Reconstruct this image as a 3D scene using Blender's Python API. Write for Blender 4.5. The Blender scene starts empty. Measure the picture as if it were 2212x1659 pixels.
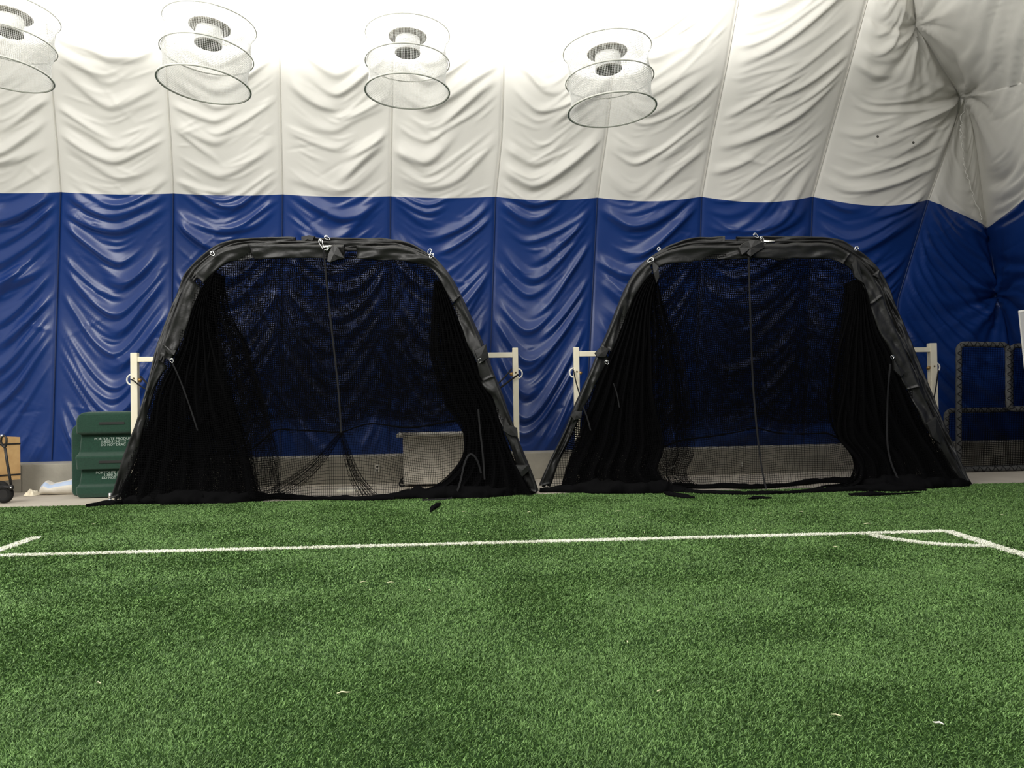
import bpy, math, random
import numpy as np
from mathutils import Vector, Matrix

random.seed(7)
rng = np.random.default_rng(11)
SC = bpy.context.scene
COL = SC.collection

# ------------------------------------------------------------------ camera
FPX, CX, CY = 1760.0, 1106.0, 829.5
CAM_H, YAW, PITCH, ROLL = 1.6, math.radians(5.1), math.atan2(30.5, 1760.0), 0.017
CAM = np.array([0.0, 0.0, CAM_H])
_F = np.array([math.sin(YAW) * math.cos(PITCH), math.cos(YAW) * math.cos(PITCH), math.sin(PITCH)])
_R0 = np.array([math.cos(YAW), -math.sin(YAW), 0.0])
_U0 = np.cross(_R0, _F)
_R = _R0 * math.cos(ROLL) - _U0 * math.sin(ROLL)
_U = _U0 * math.cos(ROLL) + _R0 * math.sin(ROLL)
cd = bpy.data.cameras.new('camera')
cd.sensor_width = 36.0
cd.lens = FPX / 2212.0 * 36.0
cd.clip_start, cd.clip_end = 0.05, 200
cam = bpy.data.objects.new('camera', cd)
COL.objects.link(cam)
cam.matrix_world = Matrix(((_R[0], _U[0], -_F[0], 0), (_R[1], _U[1], -_F[1], 0), (_R[2], _U[2], -_F[2], CAM_H), (0, 0, 0, 1)))
SC.camera = cam


def ray(px, py):
    return _F * FPX + _R * (px - CX) - _U * (py - CY)


def gnd(px, py, z=0.0):
    d = ray(px, py)
    return CAM + d * ((z - CAM_H) / d[2])


def at_y(px, py, Y):
    d = ray(px, py)
    return CAM + d * (Y / d[1])


def on_plane(px, py, P0, n):
    d = ray(px, py)
    return CAM + d * (np.dot(P0 - CAM, n) / np.dot(d, n))


# ------------------------------------------------------------------ object helpers
ORG = {}


def tag(o, label=None, cat=None, group=None, kind=None):
    for k, v in (('label', label), ('category', cat), ('group', group), ('kind', kind)):
        if v:
            o[k] = v
    return o


def thing(name, label, cat, loc, group=None):
    o = bpy.data.objects.new(name, None)
    o.empty_display_size = 0.2
    o.location = Vector(loc)
    COL.objects.link(o)
    ORG[o.name] = np.array(loc, float)
    return tag(o, label, cat, group)


def mk(name, V, F, mat, parent=None, smooth=True, label=None, mat_idx=None):
    V = np.asarray(V, np.float32).reshape(-1, 3)
    org = ORG[parent.name] if parent is not None else np.zeros(3)
    V = V - org.astype(np.float32)
    me = bpy.data.meshes.new(name)
    if isinstance(F, np.ndarray):
        F = [F]
    if len(F) and not isinstance(F[0], np.ndarray):
        me.from_pydata([tuple(v) for v in V], [], [tuple(f) for f in F])
    else:
        loops = np.concatenate([f.ravel() for f in F]).astype(np.int32)
        tot = np.concatenate([np.full(len(f), f.shape[1], np.int32) for f in F])
        me.vertices.add(len(V))
        me.vertices.foreach_set('co', V.ravel())
        me.loops.add(len(loops))
        me.loops.foreach_set('vertex_index', loops)
        me.polygons.add(len(tot))
        st = np.concatenate([[0], np.cumsum(tot)[:-1]]).astype(np.int32)
        me.polygons.foreach_set('loop_start', st)
        me.update(calc_edges=True)
    mats = mat if isinstance(mat, (list, tuple)) else [mat]
    for m in mats:
        me.materials.append(m)
    if mat_idx is not None:
        me.polygons.foreach_set('material_index', np.asarray(mat_idx, np.int32))
    me.polygons.foreach_set('use_smooth', np.full(len(me.polygons), smooth, bool))
    me.update()
    o = bpy.data.objects.new(name, me)
    COL.objects.link(o)
    if parent is not None:
        o.parent = parent
    ORG[o.name] = org
    if label:
        o['label'] = label
    return o


class MB:
    """collects simple shapes into one mesh"""

    def __init__(s):
        s.V, s.F = [], []

    def add(s, V, F):
        b = len(s.V)
        s.V += [tuple(v) for v in V]
        s.F += [tuple(int(i) + b for i in f) for f in F]
        return s

    def frame_box(s, O, ax, ay, az, x0, x1, y0, y1, z0, z1, bev=0.0):
        """box along axes ax, ay, az with chamfered edges"""
        O, ax, ay, az = map(np.asarray, (O, ax, ay, az))
        b = min(bev, (x1 - x0) / 3, (y1 - y0) / 3, (z1 - z0) / 3)
        import bmesh
        bm = bmesh.new()
        vs = [bm.verts.new((x, y, z)) for x in (x0, x1) for y in (y0, y1) for z in (z0, z1)]
        for f in ((0, 1, 3, 2), (4, 6, 7, 5), (0, 4, 5, 1), (2, 3, 7, 6), (0, 2, 6, 4), (1, 5, 7, 3)):
            bm.faces.new([vs[i] for i in f])
        if b > 0:
            bmesh.ops.bevel(bm, geom=list(bm.edges), offset=b, segments=2, affect='EDGES', profile=0.7)
        bm.verts.index_update()
        V = [O + ax * v.co.x + ay * v.co.y + az * v.co.z for v in bm.verts]
        F = [[v.index for v in f.verts] for f in bm.faces]
        bm.free()
        return s.add(V, F)

    def box(s, x0, x1, y0, y1, z0, z1, bev=0.006):
        return s.frame_box((0, 0, 0), (1, 0, 0), (0, 1, 0), (0, 0, 1), x0, x1, y0, y1, z0, z1, bev)

    def tube(s, pts, r, n=8, cap=True, closed=False):
        V, F = tube_np(np.asarray(pts, float), r, n, closed)
        F = [list(f) for f in F]
        if cap and not closed:
            m = len(pts)
            F.append(list(range(n))[::-1])
            F.append([(m - 1) * n + i for i in range(n)])
        return s.add(V, F)

    def build(s, name, mat, parent=None, smooth=True, label=None):
        return mk(name, s.V, s.F, mat, parent, smooth, label)


def tube_np(P, r, n=8, closed=False):
    m = len(P)
    if closed:
        T = np.roll(P, -1, 0) - np.roll(P, 1, 0)
    else:
        T = np.gradient(P, axis=0)
    T /= np.linalg.norm(T, axis=1)[:, None] + 1e-9
    av = np.abs(T).mean(0)
    ref = np.eye(3)[int(np.argmin(av))]
    A = np.cross(T, ref)
    A /= np.linalg.norm(A, axis=1)[:, None] + 1e-9
    B = np.cross(T, A)
    rr = np.broadcast_to(np.asarray(r, float), (m,))
    ang = np.arange(n) * 2 * math.pi / n
    V = P[:, None, :] + rr[:, None, None] * (A[:, None, :] * np.cos(ang)[None, :, None] + B[:, None, :] * np.sin(ang)[None, :, None])
    k = m if closed else m - 1
    i = np.arange(k)[:, None]
    j = np.arange(n)[None, :]
    i2, j2 = (i + 1) % m, (j + 1) % n
    F = np.stack([i * n + j, i * n + j2, i2 * n + j2, i2 * n + j], -1).reshape(-1, 4)
    return V.reshape(-1, 3), F


def strands(lines, r, n=3):
    Vs, Fs, b = [], [], 0
    for P in lines:
        if len(P) < 2:
            continue
        V, F = tube_np(np.asarray(P, float), r, n)
        Vs.append(V)
        Fs.append(F + b)
        b += len(V)
    return np.concatenate(Vs), np.concatenate(Fs)


def resample(P, n):
    P = np.asarray(P, float)
    d = np.concatenate([[0], np.cumsum(np.linalg.norm(np.diff(P, axis=0), axis=1))])
    t = np.linspace(0, d[-1], n)
    return np.stack([np.interp(t, d, P[:, k]) for k in range(P.shape[1])], 1)


def smooth_path(P, n, it=2):
    Q = np.asarray(P, float)
    for _ in range(it):
        A = Q[:-1] * 0.75 + Q[1:] * 0.25
        B = Q[:-1] * 0.25 + Q[1:] * 0.75
        Q = np.concatenate([Q[:1], np.stack([A, B], 1).reshape(-1, Q.shape[1]), Q[-1:]])
    return resample(Q, n)


_NT = rng.random((64, 64, 64)).astype(np.float32) * 2 - 1


def noise(x, y, z=0.0):
    """smooth value noise in -1..1"""
    x, y, z = np.broadcast_arrays(np.asarray(x, float), np.asarray(y, float), np.asarray(z, float))
    xi, yi, zi = np.floor(x).astype(int), np.floor(y).astype(int), np.floor(z).astype(int)
    fx, fy, fz = x - xi, y - yi, z - zi
    s = lambda t: t * t * (3 - 2 * t)
    fx, fy, fz = s(fx), s(fy), s(fz)
    r = 0
    for a in (0, 1):
        for b in (0, 1):
            for c in (0, 1):
                r = r + _NT[(xi + a) & 63, (yi + b) & 63, (zi + c) & 63] * (fx if a else 1 - fx) * (fy if b else 1 - fy) * (fz if c else 1 - fz)
    return r


# ------------------------------------------------------------------ materials
def srgb(r, g, b):
    f = lambda c: ((c / 255 + 0.055) / 1.055) ** 2.4 if c > 10 else c / 255 / 12.92
    return (f(r), f(g), f(b), 1)


def material(name, col, rough=0.5, metal=0.0, spec=0.5, var=None, vscale=6.0, bump=0.0, bscale=60.0, detail=4.0, sheen=0.0, transl=0.0, coat=0.0):
    m = bpy.data.materials.new(name)
    m.use_nodes = True
    nt = m.node_tree
    bs = nt.nodes['Principled BSDF']
    bs.inputs['Base Color'].default_value = col
    bs.inputs['Roughness'].default_value = rough
    bs.inputs['Metallic'].default_value = metal
    bs.inputs['Specular IOR Level'].default_value = spec
    if sheen:
        bs.inputs['Sheen Weight'].default_value = sheen
    if coat:
        bs.inputs['Coat Weight'].default_value = coat
    geo = nt.nodes.new('ShaderNodeNewGeometry')
    if var is not None:
        n = nt.nodes.new('ShaderNodeTexNoise')
        n.inputs['Scale'].default_value = vscale
        n.inputs['Detail'].default_value = detail
        nt.links.new(geo.outputs['Position'], n.inputs['Vector'])
        r = nt.nodes.new('ShaderNodeValToRGB')
        r.color_ramp.elements[0].position = 0.35
        r.color_ramp.elements[1].position = 0.68
        r.color_ramp.elements[0].color = col
        r.color_ramp.elements[1].color = var
        nt.links.new(n.outputs['Fac'], r.inputs['Fac'])
        nt.links.new(r.outputs['Color'], bs.inputs['Base Color'])
    if bump:
        n2 = nt.nodes.new('ShaderNodeTexNoise')
        n2.inputs['Scale'].default_value = bscale
        n2.inputs['Detail'].default_value = 5
        nt.links.new(geo.outputs['Position'], n2.inputs['Vector'])
        b = nt.nodes.new('ShaderNodeBump')
        b.inputs['Strength'].default_value = bump
        b.inputs['Distance'].default_value = 0.02
        nt.links.new(n2.outputs['Fac'], b.inputs['Height'])
        nt.links.new(b.outputs['Normal'], bs.inputs['Normal'])
    return m


M = {}
M['white_fabric'] = material('white_vinyl', (0.63, 0.617, 0.572, 1), 0.5, spec=0.35, bump=0.12, bscale=3.0)
M['blue_fabric'] = material('blue_vinyl', (0.006, 0.033, 0.170, 1), 0.33, spec=0.5, bump=0.2, bscale=3.5)
M['seam_blue'] = material('navy_seam', (0.006, 0.02, 0.085, 1), 0.5)
M['seam_white'] = material('grey_seam', (0.55, 0.53, 0.47, 1), 0.6)
M['concrete'] = material('concrete_slab', srgb(184, 175, 160), 0.8, var=srgb(196, 188, 173), vscale=1.3, bump=0.1, bscale=40)
M['kerb'] = material('cast_concrete', srgb(150, 146, 134), 0.85, var=srgb(168, 163, 150), vscale=2.2, bump=0.15, bscale=30)
M['turf_base'] = material('turf_backing', (0.018, 0.042, 0.011, 1), 0.95, spec=0.1)
M['vinyl'] = material('black_padded_vinyl', (0.012, 0.012, 0.0115, 1), 0.47, spec=0.5, bump=0.3, bscale=10)
M['net'] = material('black_netting', (0.003, 0.003, 0.0034, 1), 0.9, spec=0.06)
M['strap'] = material('black_webbing', (0.009, 0.009, 0.010, 1), 0.8, spec=0.3, bump=0.3, bscale=200)
M['chrome'] = material('bright_zinc', (0.85, 0.85, 0.84, 1), 0.25, metal=1.0)
M['cream'] = material('cream_painted_steel', srgb(245, 236, 208), 0.45, spec=0.4, var=srgb(248, 241, 218), vscale=5)
M['white_plastic'] = material('white_plastic', srgb(238, 236, 228), 0.4)
M['brass'] = material('brass_fitting', srgb(176, 140, 84), 0.4, metal=0.6)
M['bolt'] = material('dull_bolt', srgb(120, 105, 80), 0.5, metal=0.6)
M['grey_foam'] = material('grey_foam_padding', srgb(88, 88, 86), 0.85, var=srgb(64, 64, 63), vscale=30, bump=0.5, bscale=50)
M['black_metal'] = material('black_steel', (0.012, 0.011, 0.011, 1), 0.5, spec=0.5)
M['rubber'] = material('black_rubber', (0.010, 0.010, 0.010, 1), 0.75, spec=0.3, bump=0.3, bscale=70)
M['ply'] = material('plywood', srgb(196, 160, 108), 0.65, var=srgb(180, 142, 92), vscale=7, detail=6)
M['green_pile'] = material('green_turf_carpet', srgb(34, 72, 55), 0.95, spec=0.15, var=srgb(27, 60, 46), vscale=40, bump=0.6, bscale=250, sheen=0.3)
M['letter'] = material('grey_stencil_paint', srgb(176, 190, 180), 0.8)
M['dark_patch'] = material('handle_recess_shade', (0.012, 0.014, 0.012, 1), 0.7)
M['grey_cart'] = material('grey_plastic_cart', srgb(196, 190, 176), 0.55, var=srgb(184, 178, 164), vscale=4)
M['rubber_white'] = material('white_rubber', srgb(226, 222, 208), 0.6, var=srgb(204, 198, 182), vscale=9)
M['sack'] = material('white_woven_sack', srgb(226, 220, 208), 0.75, bump=0.3, bscale=22)
M['sack_blue'] = material('pale_blue_print', srgb(186, 202, 226), 0.75, bump=0.3, bscale=22)
M['cloth'] = material('cream_cloth', srgb(232, 222, 198), 0.85, bump=0.4, bscale=18)
M['lamp_net'] = material('white_lamp_netting', (0.75, 0.75, 0.72, 1), 0.7)
M['lamp_ring'] = material('grey_lamp_hoop', srgb(205, 205, 196), 0.55)
M['lamp_body'] = material('white_lamp_housing', (0.8, 0.8, 0.78, 1), 0.5)
M['lamp_cap'] = material('grey_lamp_cap', srgb(128, 124, 114), 0.6)
M['outlet'] = material('pale_outlet_cover', srgb(216, 214, 204), 0.5)
M['straw'] = material('pale_straw', srgb(224, 222, 180), 0.8)
M['line_white'] = material('white_turf_fibre', srgb(236, 238, 222), 0.75, spec=0.25)
M['patch_dark'] = material('dark_edge_tape', srgb(60, 58, 52), 0.7)

glow = bpy.data.materials.new('lamp_glow')
glow.use_nodes = True
gb = glow.node_tree.nodes['Principled BSDF']
gb.inputs['Base Color'].default_value = (1, 1, 1, 1)
gb.inputs['Emission Color'].default_value = (1.0, 0.97, 0.9, 1)
gb.inputs['Emission Strength'].default_value = 8.0
M['glow'] = glow

# grass fibre: colour differs from fibre to fibre and in broad lighter and darker patches
g = bpy.data.materials.new('green_turf_fibre')
g.use_nodes = True
nt = g.node_tree
bs = nt.nodes['Principled BSDF']
bs.inputs['Roughness'].default_value = 0.5
bs.inputs['Specular IOR Level'].default_value = 0.3
geo = nt.nodes.new('ShaderNodeNewGeometry')
ramp = nt.nodes.new('ShaderNodeValToRGB')
e = ramp.color_ramp.elements
e[0].position, e[0].color = 0.0, (0.050, 0.104, 0.026, 1)
e[1].position, e[1].color = 1.0, (0.190, 0.325, 0.100, 1)
e2 = ramp.color_ramp.elements.new(0.6)
e2.color = (0.104, 0.204, 0.052, 1)
nt.links.new(geo.outputs['Random Per Island'], ramp.inputs['Fac'])
nz = nt.nodes.new('ShaderNodeTexNoise')
nz.inputs['Scale'].default_value = 2.2
nz.inputs['Detail'].default_value = 6
nz.inputs['Roughness'].default_value = 0.65
nt.links.new(geo.outputs['Position'], nz.inputs['Vector'])
mr = nt.nodes.new('ShaderNodeMapRange')
mr.inputs['From Min'].default_value, mr.inputs['From Max'].default_value = 0.3, 0.7
mr.inputs['To Min'].default_value, mr.inputs['To Max'].default_value = 0.78, 1.22
nt.links.new(nz.outputs['Fac'], mr.inputs['Value'])
mx = nt.nodes.new('ShaderNodeMix')
mx.data_type = 'RGBA'
mx.blend_type = 'MULTIPLY'
mx.inputs['Factor'].default_value = 1.0
nt.links.new(ramp.outputs['Color'], mx.inputs[6])
nt.links.new(mr.outputs['Result'], mx.inputs[7])
nt.links.new(mx.outputs[2], bs.inputs['Base Color'])
M['grass'] = g

# ------------------------------------------------------------------ dome fabric wall
Y0 = 16.6
HB = 0.52   # kerb height
KY = 15.95  # kerb front


def lean(h):
    t = np.maximum(np.asarray(h, float) - 3.2, 0)
    return 0.062 * t * t


def on_dome(px, py, dy=0.0):
    d = ray(px, py)
    s = (Y0 + dy) / d[1]
    for _ in range(40):
        z = CAM_H + d[2] * s
        s = 0.5 * s + 0.5 * (Y0 + dy - float(lean(z))) / d[1]
    return CAM + d * s


TOPY = -150
# every seam: (v, px, py); v 0 = kerb, 1 = colour border, 2 = top of what is built
SE = [
    [(-370, 955 + 60), (-362, 412), (-420, TOPY)],
    [(-125, 1005), (-116, 413), (-165, TOPY)],
    [(112, 1000), (131, 415), (122, 300), (105, 112), (84, TOPY)],
    [(368, 994), (374, 418), (368, 300), (361, 196), (345, TOPY)],
    [(606, 988), (610, 420), (607, 300), (604, 140), (598, TOPY)],
    [(840, 982), (843, 424), (845, 300), (847, 200), (850, TOPY)],
    [(1053, 977), (1070, 425), (1083, 300), (1090, 108), (1101, TOPY)],
    [(1262, 972), (1290, 427), (1310, 290), (1330, 108), (1358, TOPY)],
    [(1500, 967), (1515, 425), (1537, 300), (1572, 130), (1622, TOPY)],
    [(1735, 962), (1755, 425), (1790, 300), (1838, 130), (1915, TOPY)],
]
NB, NW, NU = 170, 190, 56
vv = np.concatenate([np.linspace(0, 1, NB + 1), np.linspace(1, 2, NW + 1)[1:]])


def seam_world(poly, vs=None, dys=None):
    if vs is None:
        yb = poly[1][1]
        vs = [0.0] + [1 + (yb - p[1]) / (yb - TOPY) for p in poly[1:]]
    n = len(poly)
    pxs = np.array([p[0] for p in poly], float)
    pys = np.array([p[1] for p in poly], float)
    dys = np.zeros(n) if dys is None else np.array(dys, float)
    out = []
    for v in vv:
        px, py, dy = np.interp(v, vs, pxs), np.interp(v, vs, pys), np.interp(v, vs, dys)
        out.append(on_dome(px, py, dy))
    out = np.array(out)
    return out


S = [seam_world(p) for p in SE]
v9 = [0, 0.62, 0.8, 1.0, 1.25, 1.40, 1.52, 1.68, 1.76, 2.0]
S.append(seam_world([(1915, 958), (1940, 646), (1973, 537), (2005, 432), (2056, 290), (2082, 212), (2033, 140), (1984, 55), (1974, 0), (1962, TOPY)], v9,
                    [0, 0.05, 0.08, 0.1, 0.25, 0.5, 0.35, 0.3, 0.1, 0]))
vC = [0, 0.40, 0.72, 1.0, 1.22, 1.40, 1.52, 1.68, 1.76, 2.0]
SCn = seam_world([(2260, 957), (2186, 770), (2165, 635), (2135, 492), (2112, 330), (2092, 207), (2036, 137), (1987, 52), (1977, -3), (1965, TOPY)], vC,
                 [0, 0.3, 0.5, 0.45, 0.4, 0.55, 0.36, 0.31, 0.1, 0])
S.append(SCn)
# the end wall comes toward the camera from the corner
E = []
for v in vv:
    px = np.interp(v, [0, 0.72, 1, 1.4, 2], [2560, 2480, 2440, 2400, 2330])
    py = np.interp(v, [0, 0.72, 1, 1.4, 2], [1030, 560, 285, 120, -420])
    z = np.interp(v, [0, 1, 1.4, 2], [11.0, 10.6, 10.3, 9.6])
    d = ray(px, py)
    E.append(CAM + d / FPX * z)
S.append(np.array(E))
S.append(S[12] + (S[12] - S[11]) * .9)

# fold style per panel:  u0 white, left/right lift white, u0 blue, left/right lift blue, pillow
STY = {
    0: (0.5, .45, .5, .45, .8, 1.0, 0.0), 1: (0.5, .45, .5, .42, .7, 1.0, 0.0), 2: (0.5, .45, .42, .52, 1.0, 1.0, 0.0),
    3: (0.42, .40, .50, .5, 1.0, 1.0, 0.0), 4: (0.50, .45, .60, .5, .9, 1.0, 0.0), 5: (0.32, .35, .85, .4, .8, 1.1, -0.03),
    6: (0.34, .35, .80, .36, .7, 1.3, -0.04), 7: (0.28, .25, .95, .32, .5, 1.3, -0.07), 8: (0.04, .05, 1.25, .25, .4, 1.0, -0.12),
    9: (0.2, .15, .75, .3, .35, .9, -0.16), 10: (0.6, .9, .9, .98, 1.7, .05, -0.05), 11: (0.4, .4, .9, .5, .5, .8, 0.2), 12: (0.5, .5, .6, .5, .8, .8, 0.1)}


def fold_field(k, P, U, seed):
    """height of the fabric's folds above the panel's smooth shape"""
    r = np.random.default_rng(100 + seed)
    h = P[..., 2]
    u0w, lw, rw, u0b, lb, rb, pil = STY[k]
    hb = 5.55

    def lift(u0, l, rr, p):
        k0 = .10
        f = lambda t: (np.sqrt(t * t + k0 * k0) - k0) / (math.sqrt(1 + k0 * k0) - k0)
        a = np.where(U < u0, l * f(np.abs(u0 - U) / max(u0, .02)) ** (p - .25), rr * f(np.abs(U - u0) / max(1 - u0, .02)) ** (p - .25))
        return a
    Lb = lift(u0b, lb, rb, 1.55)
    Lw = lift(u0w, lw, rw, 1.35)
    b = 0.22
    qb = (h - Lb * 1.75) / np.maximum(1 - b * np.minimum(Lb, 1.4), .6)
    qw = h - Lw
    t = np.clip((h - hb + 0.5) / 1.2, 0, 1)
    t = t * t * (3 - 2 * t)
    q = qb * (1 - t) + qw * t
    q = q + 0.05 * noise(U * 3 + k * 7.1, h * 1.3, 3.3)
    D = np.zeros_like(h)
    edge = np.clip(np.minimum(U, 1 - U) / 0.14, 0, 1)
    edge = edge * edge * (3 - 2 * edge)
    qi = -1.6
    while qi < 11.5:
        blue = qi < 4.9
        step = r.uniform(.22, .46) if blue else r.uniform(.13, .32)
        qi += step
        w = step * r.uniform(.28, .48)
        a = w * (r.uniform(.40, .80) if blue else r.uniform(.18, .92))
        mode = r.random()
        if mode < .45:
            c, e_ = r.uniform(.42, .58), r.uniform(.40, .55)
        elif mode < .74:
            c, e_ = r.uniform(.62, .86), r.uniform(.22, .40)
        else:
            c, e_ = r.uniform(.14, .38), r.uniform(.22, .38)
        dq = (q - qi - r.uniform(.08, .30) * step * np.sin(U * r.uniform(3, 9) + r.uniform(0, 6)) - r.normal() * (.10 if blue else .22) * (U - .5)) / w
        gs = np.where(dq > 0, np.exp(-dq * dq * 0.75), np.exp(-dq * dq * 2.6))
        tri = 1 - np.where(dq > 0, dq / 1.75, -dq / .8)
        tri = .5 * (tri + np.sqrt(tri * tri + .004))
        tri = np.minimum(tri, 1) - .06 * np.exp(-(dq / .16) ** 2)
        prof = .7 * tri + .3 * gs if blue else .5 * tri + .5 * gs
        win = np.clip(1.25 - np.abs(U - c) / e_, 0, 1)
        win = win * win * (3 - 2 * win)
        D += a * prof * win
    # finer secondary folds
    qi = -1.5
    while qi < 11.5:
        qi += r.uniform(.05, .13)
        c, e_ = r.uniform(.1, .9), r.uniform(.10, .24)
        w = r.uniform(.018, .04)
        sl = r.uniform(-.5, .5)
        dq = (q - qi - sl * (U - c)) / w
        win = np.clip(1 - np.abs(U - c) / e_, 0, 1)
        D += w * r.uniform(.35, .75) * np.exp(-dq * dq) * win
    # short cross creases
    for _ in range(44):
        uc, hc = r.uniform(.1, .9), r.uniform(0.6, 10)
        sl, ln, w = r.uniform(-1.1, 1.1), r.uniform(.12, .32), r.uniform(.02, .05)
        du = (U - uc) * 2.1
        dd = (h - hc - sl * du) / w
        D += r.uniform(-.012, .017) * np.exp(-dd * dd) * np.exp(-(du / ln / 1.2) ** 2)
    D *= edge * (np.interp(vv, [0, .95, 1.05, 2], [1.25, 1.25, .35, .35])[:, None] if k == 10 else 1)
    D += 0.03 * noise(U * 2.2 + k * 3, h * 0.7, 9.1) * edge
    dist = np.minimum(U, 1 - U) * 2.1
    D -= 0.03 * np.exp(-dist / 0.022)
    return D


PINCH = [(2089, 205, .5, 9, .9, .22, .10, .4), (1984, 54, .3, 7, .7, .16, .05, 1.3), (2165, 635, .5, 8, 1.0, .20, .10, 2.2)]


def panel(k, A, B, nu):
    U1 = np.linspace(0, 1, nu + 1)
    P = A[:, None, :] * (1 - U1)[None, :, None] + B[:, None, :] * U1[None, :, None]
    U = np.broadcast_to(U1[None, :], P.shape[:2])
    D = fold_field(k, P, U, k)
    pil = STY[k][6]
    ax = B - A
    ax = ax / (np.linalg.norm(ax, axis=1)[:, None] + 1e-6)
    up = np.gradient(0.5 * (A + B), axis=0)
    up /= np.linalg.norm(up, axis=1)[:, None] + 1e-6
    nrm = np.cross(ax, up)
    nrm /= np.linalg.norm(nrm, axis=1)[:, None] + 1e-6
    nrm = np.where((nrm[:, 1] > 0)[:, None], -nrm, nrm)
    wid = np.linalg.norm(B - A, axis=1)
    sc = np.clip(wid / 1.4, 0, 1)
    fade = np.clip(vv / 0.06, 0.0, 1)
    if k >= 9:
        for px, py, off, nf, Rr, amp, dep, ph in PINCH:
            c = on_dome(px, py, off)
            ux = (P - c) @ np.array([1, 0, 0])
            uz = (P - c)[..., 2]
            rr = np.sqrt(((P - c) ** 2).sum(-1)) + 1e-4
            th = np.arctan2(uz, ux)
            D = D + amp * (np.sin(nf * th + ph + .6 * np.sin(2 * th + ph)) ** 3) * np.exp(-rr / Rr) * rr / (rr + .25) * np.clip(np.minimum(U, 1 - U) / .05, .25, 1) - dep * np.exp(-(rr / .4) ** 2)
    sag = {6: .06, 7: .08, 8: .11, 9: .15}.get(k, .03 if k < 6 else 0)
    P[..., 2] -= sag * np.sin(math.pi * U) * np.clip(vv / .3, 0, 1)[:, None]
    P = P + nrm[:, None, :] * ((D * sc[:, None] - pil * np.sin(math.pi * U) * (sc ** 1.5)[:, None]) * (0.25 + 0.75 * fade)[:, None])[..., None]
    return P


def fabric(name, pans, kind_label, nu=NU):
    cols = []
    for k in pans:
        P = panel(k, S[k], S[k + 1], nu)
        cols.append(P if not cols else P[:, 1:])
    P = np.concatenate(cols, 1)
    R, C = P.shape[:2]
    i = np.arange(R - 1)[:, None]
    j = np.arange(C - 1)[None, :]
    F = np.stack([i * C + j, i * C + j + 1, (i + 1) * C + j + 1, (i + 1) * C + j], -1).reshape(-1, 4)
    mi = np.repeat((np.arange(R - 1) >= NB).astype(int), C - 1)
    o = mk(name, P.reshape(-1, 3), F, [M['blue_fabric'], M['white_fabric']], None, True, mat_idx=mi)
    tag(o, kind='structure')
    o['label'] = kind_label
    return o


wall_back = fabric('wall_back', range(0, 11), 'wrinkled dome fabric, blue below and white above')
wall_right = fabric('wall_right', [11, 12], 'dome end wall fabric coming forward at the right', 40)

for k in range(1, 11):
    pts = S[k].copy()
    for nm, sl, mt in (('seam', slice(2, NB + 1), 'seam_blue'), ('seam', slice(NB, None), 'seam_white')):
        q = pts[sl] + np.array([0, -.004, 0])
        mk(nm, *tube_np(q, .011 if mt == 'seam_blue' else .007, 6), M[mt], wall_back)

# frayed fabric edge in the corner
q = []
for v_, u_ in zip(np.linspace(1.01, 1.34, 60), np.linspace(.86, .06, 60)):
    a_ = np.array([np.interp(v_, vv, S[10][:, k]) for k in range(3)])
    b_ = np.array([np.interp(v_, vv, S[11][:, k]) for k in range(3)])
    q.append(a_ + (b_ - a_) * u_ + np.array([0, -.10, 0]))
q = np.array(q)
ii = np.arange(60)
q[:, 0] += .035 * noise(ii * .9, 0 * ii, 3.0)
mk('frayed_edge', *tube_np(q, .012 + .010 * noise(ii * 1.3, 0 * ii, 5.0), 6), M['white_fabric'], wall_back)

# small rivet caps on the white fabric near the corner
for i, (px, py) in enumerate([(1896, 295), (1973, 308)]):
    c = on_dome(px, py, -0.34)
    mb = MB()
    ang = np.linspace(0, 2 * math.pi, 12, endpoint=False)
    mb.add([c + np.array([0.028 * math.cos(a), 0, 0.028 * math.sin(a)]) for a in ang] + [c + np.array([0, -0.02, 0])], [[j, (j + 1) % 12, 12] for j in range(12)])
    o = mb.build('rivet_cap', M['patch_dark'], wall_back)

# ------------------------------------------------------------------ floor, kerb
slab = MB().box(-16, 14, 9.5, 16.9, -0.2, 0.0, 0).build('floor', M['concrete'], smooth=False)
tag(slab, 'pale concrete strip between the turf and the dome wall', kind='structure')
kerb = MB().box(-16, 13.5, KY, 16.95, 0.0, HB, 0.02).build('baseboard_back', M['kerb'], smooth=False)
tag(kerb, 'low concrete kerb under the blue fabric', kind='structure')
ka, kb = S[11][0] * np.array([1, 1, 0]), S[13][0] * np.array([1, 1, 0])
kd = (kb - ka) / np.linalg.norm(kb - ka)
kn = np.array([kd[1], -kd[0], 0])
kn = kn if kn[0] > 0 else -kn
ke = MB().frame_box(ka, kd, kn, (0, 0, 1), .4, float(np.linalg.norm(kb - ka)), .05, .5, 0, .42, .02).build('baseboard_right', M['kerb'], smooth=False)
tag(ke, 'concrete kerb under the end wall', kind='structure')
jb = MB()
for px in (47, 505, 990, 1440, 1905):
    c = at_y(px, 1030, KY - 0.002)
    jb.box(c[0] - 0.006, c[0] + 0.006, KY - 0.004, KY + 0.01, 0.01, HB - 0.03, 0)
jb.build('control_joint', M['patch_dark'], kerb, False)

EDGE = [gnd(-900, 1121), gnd(160, 1094), gnd(660, 1083.5), gnd(1200, 1068), gnd(1700, 1058), gnd(2096, 1047.5), gnd(3000, 1025)]
EDGE = np.array(EDGE)


def edge_y(x):
    return np.interp(x, EDGE[:, 0], EDGE[:, 1])


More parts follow.
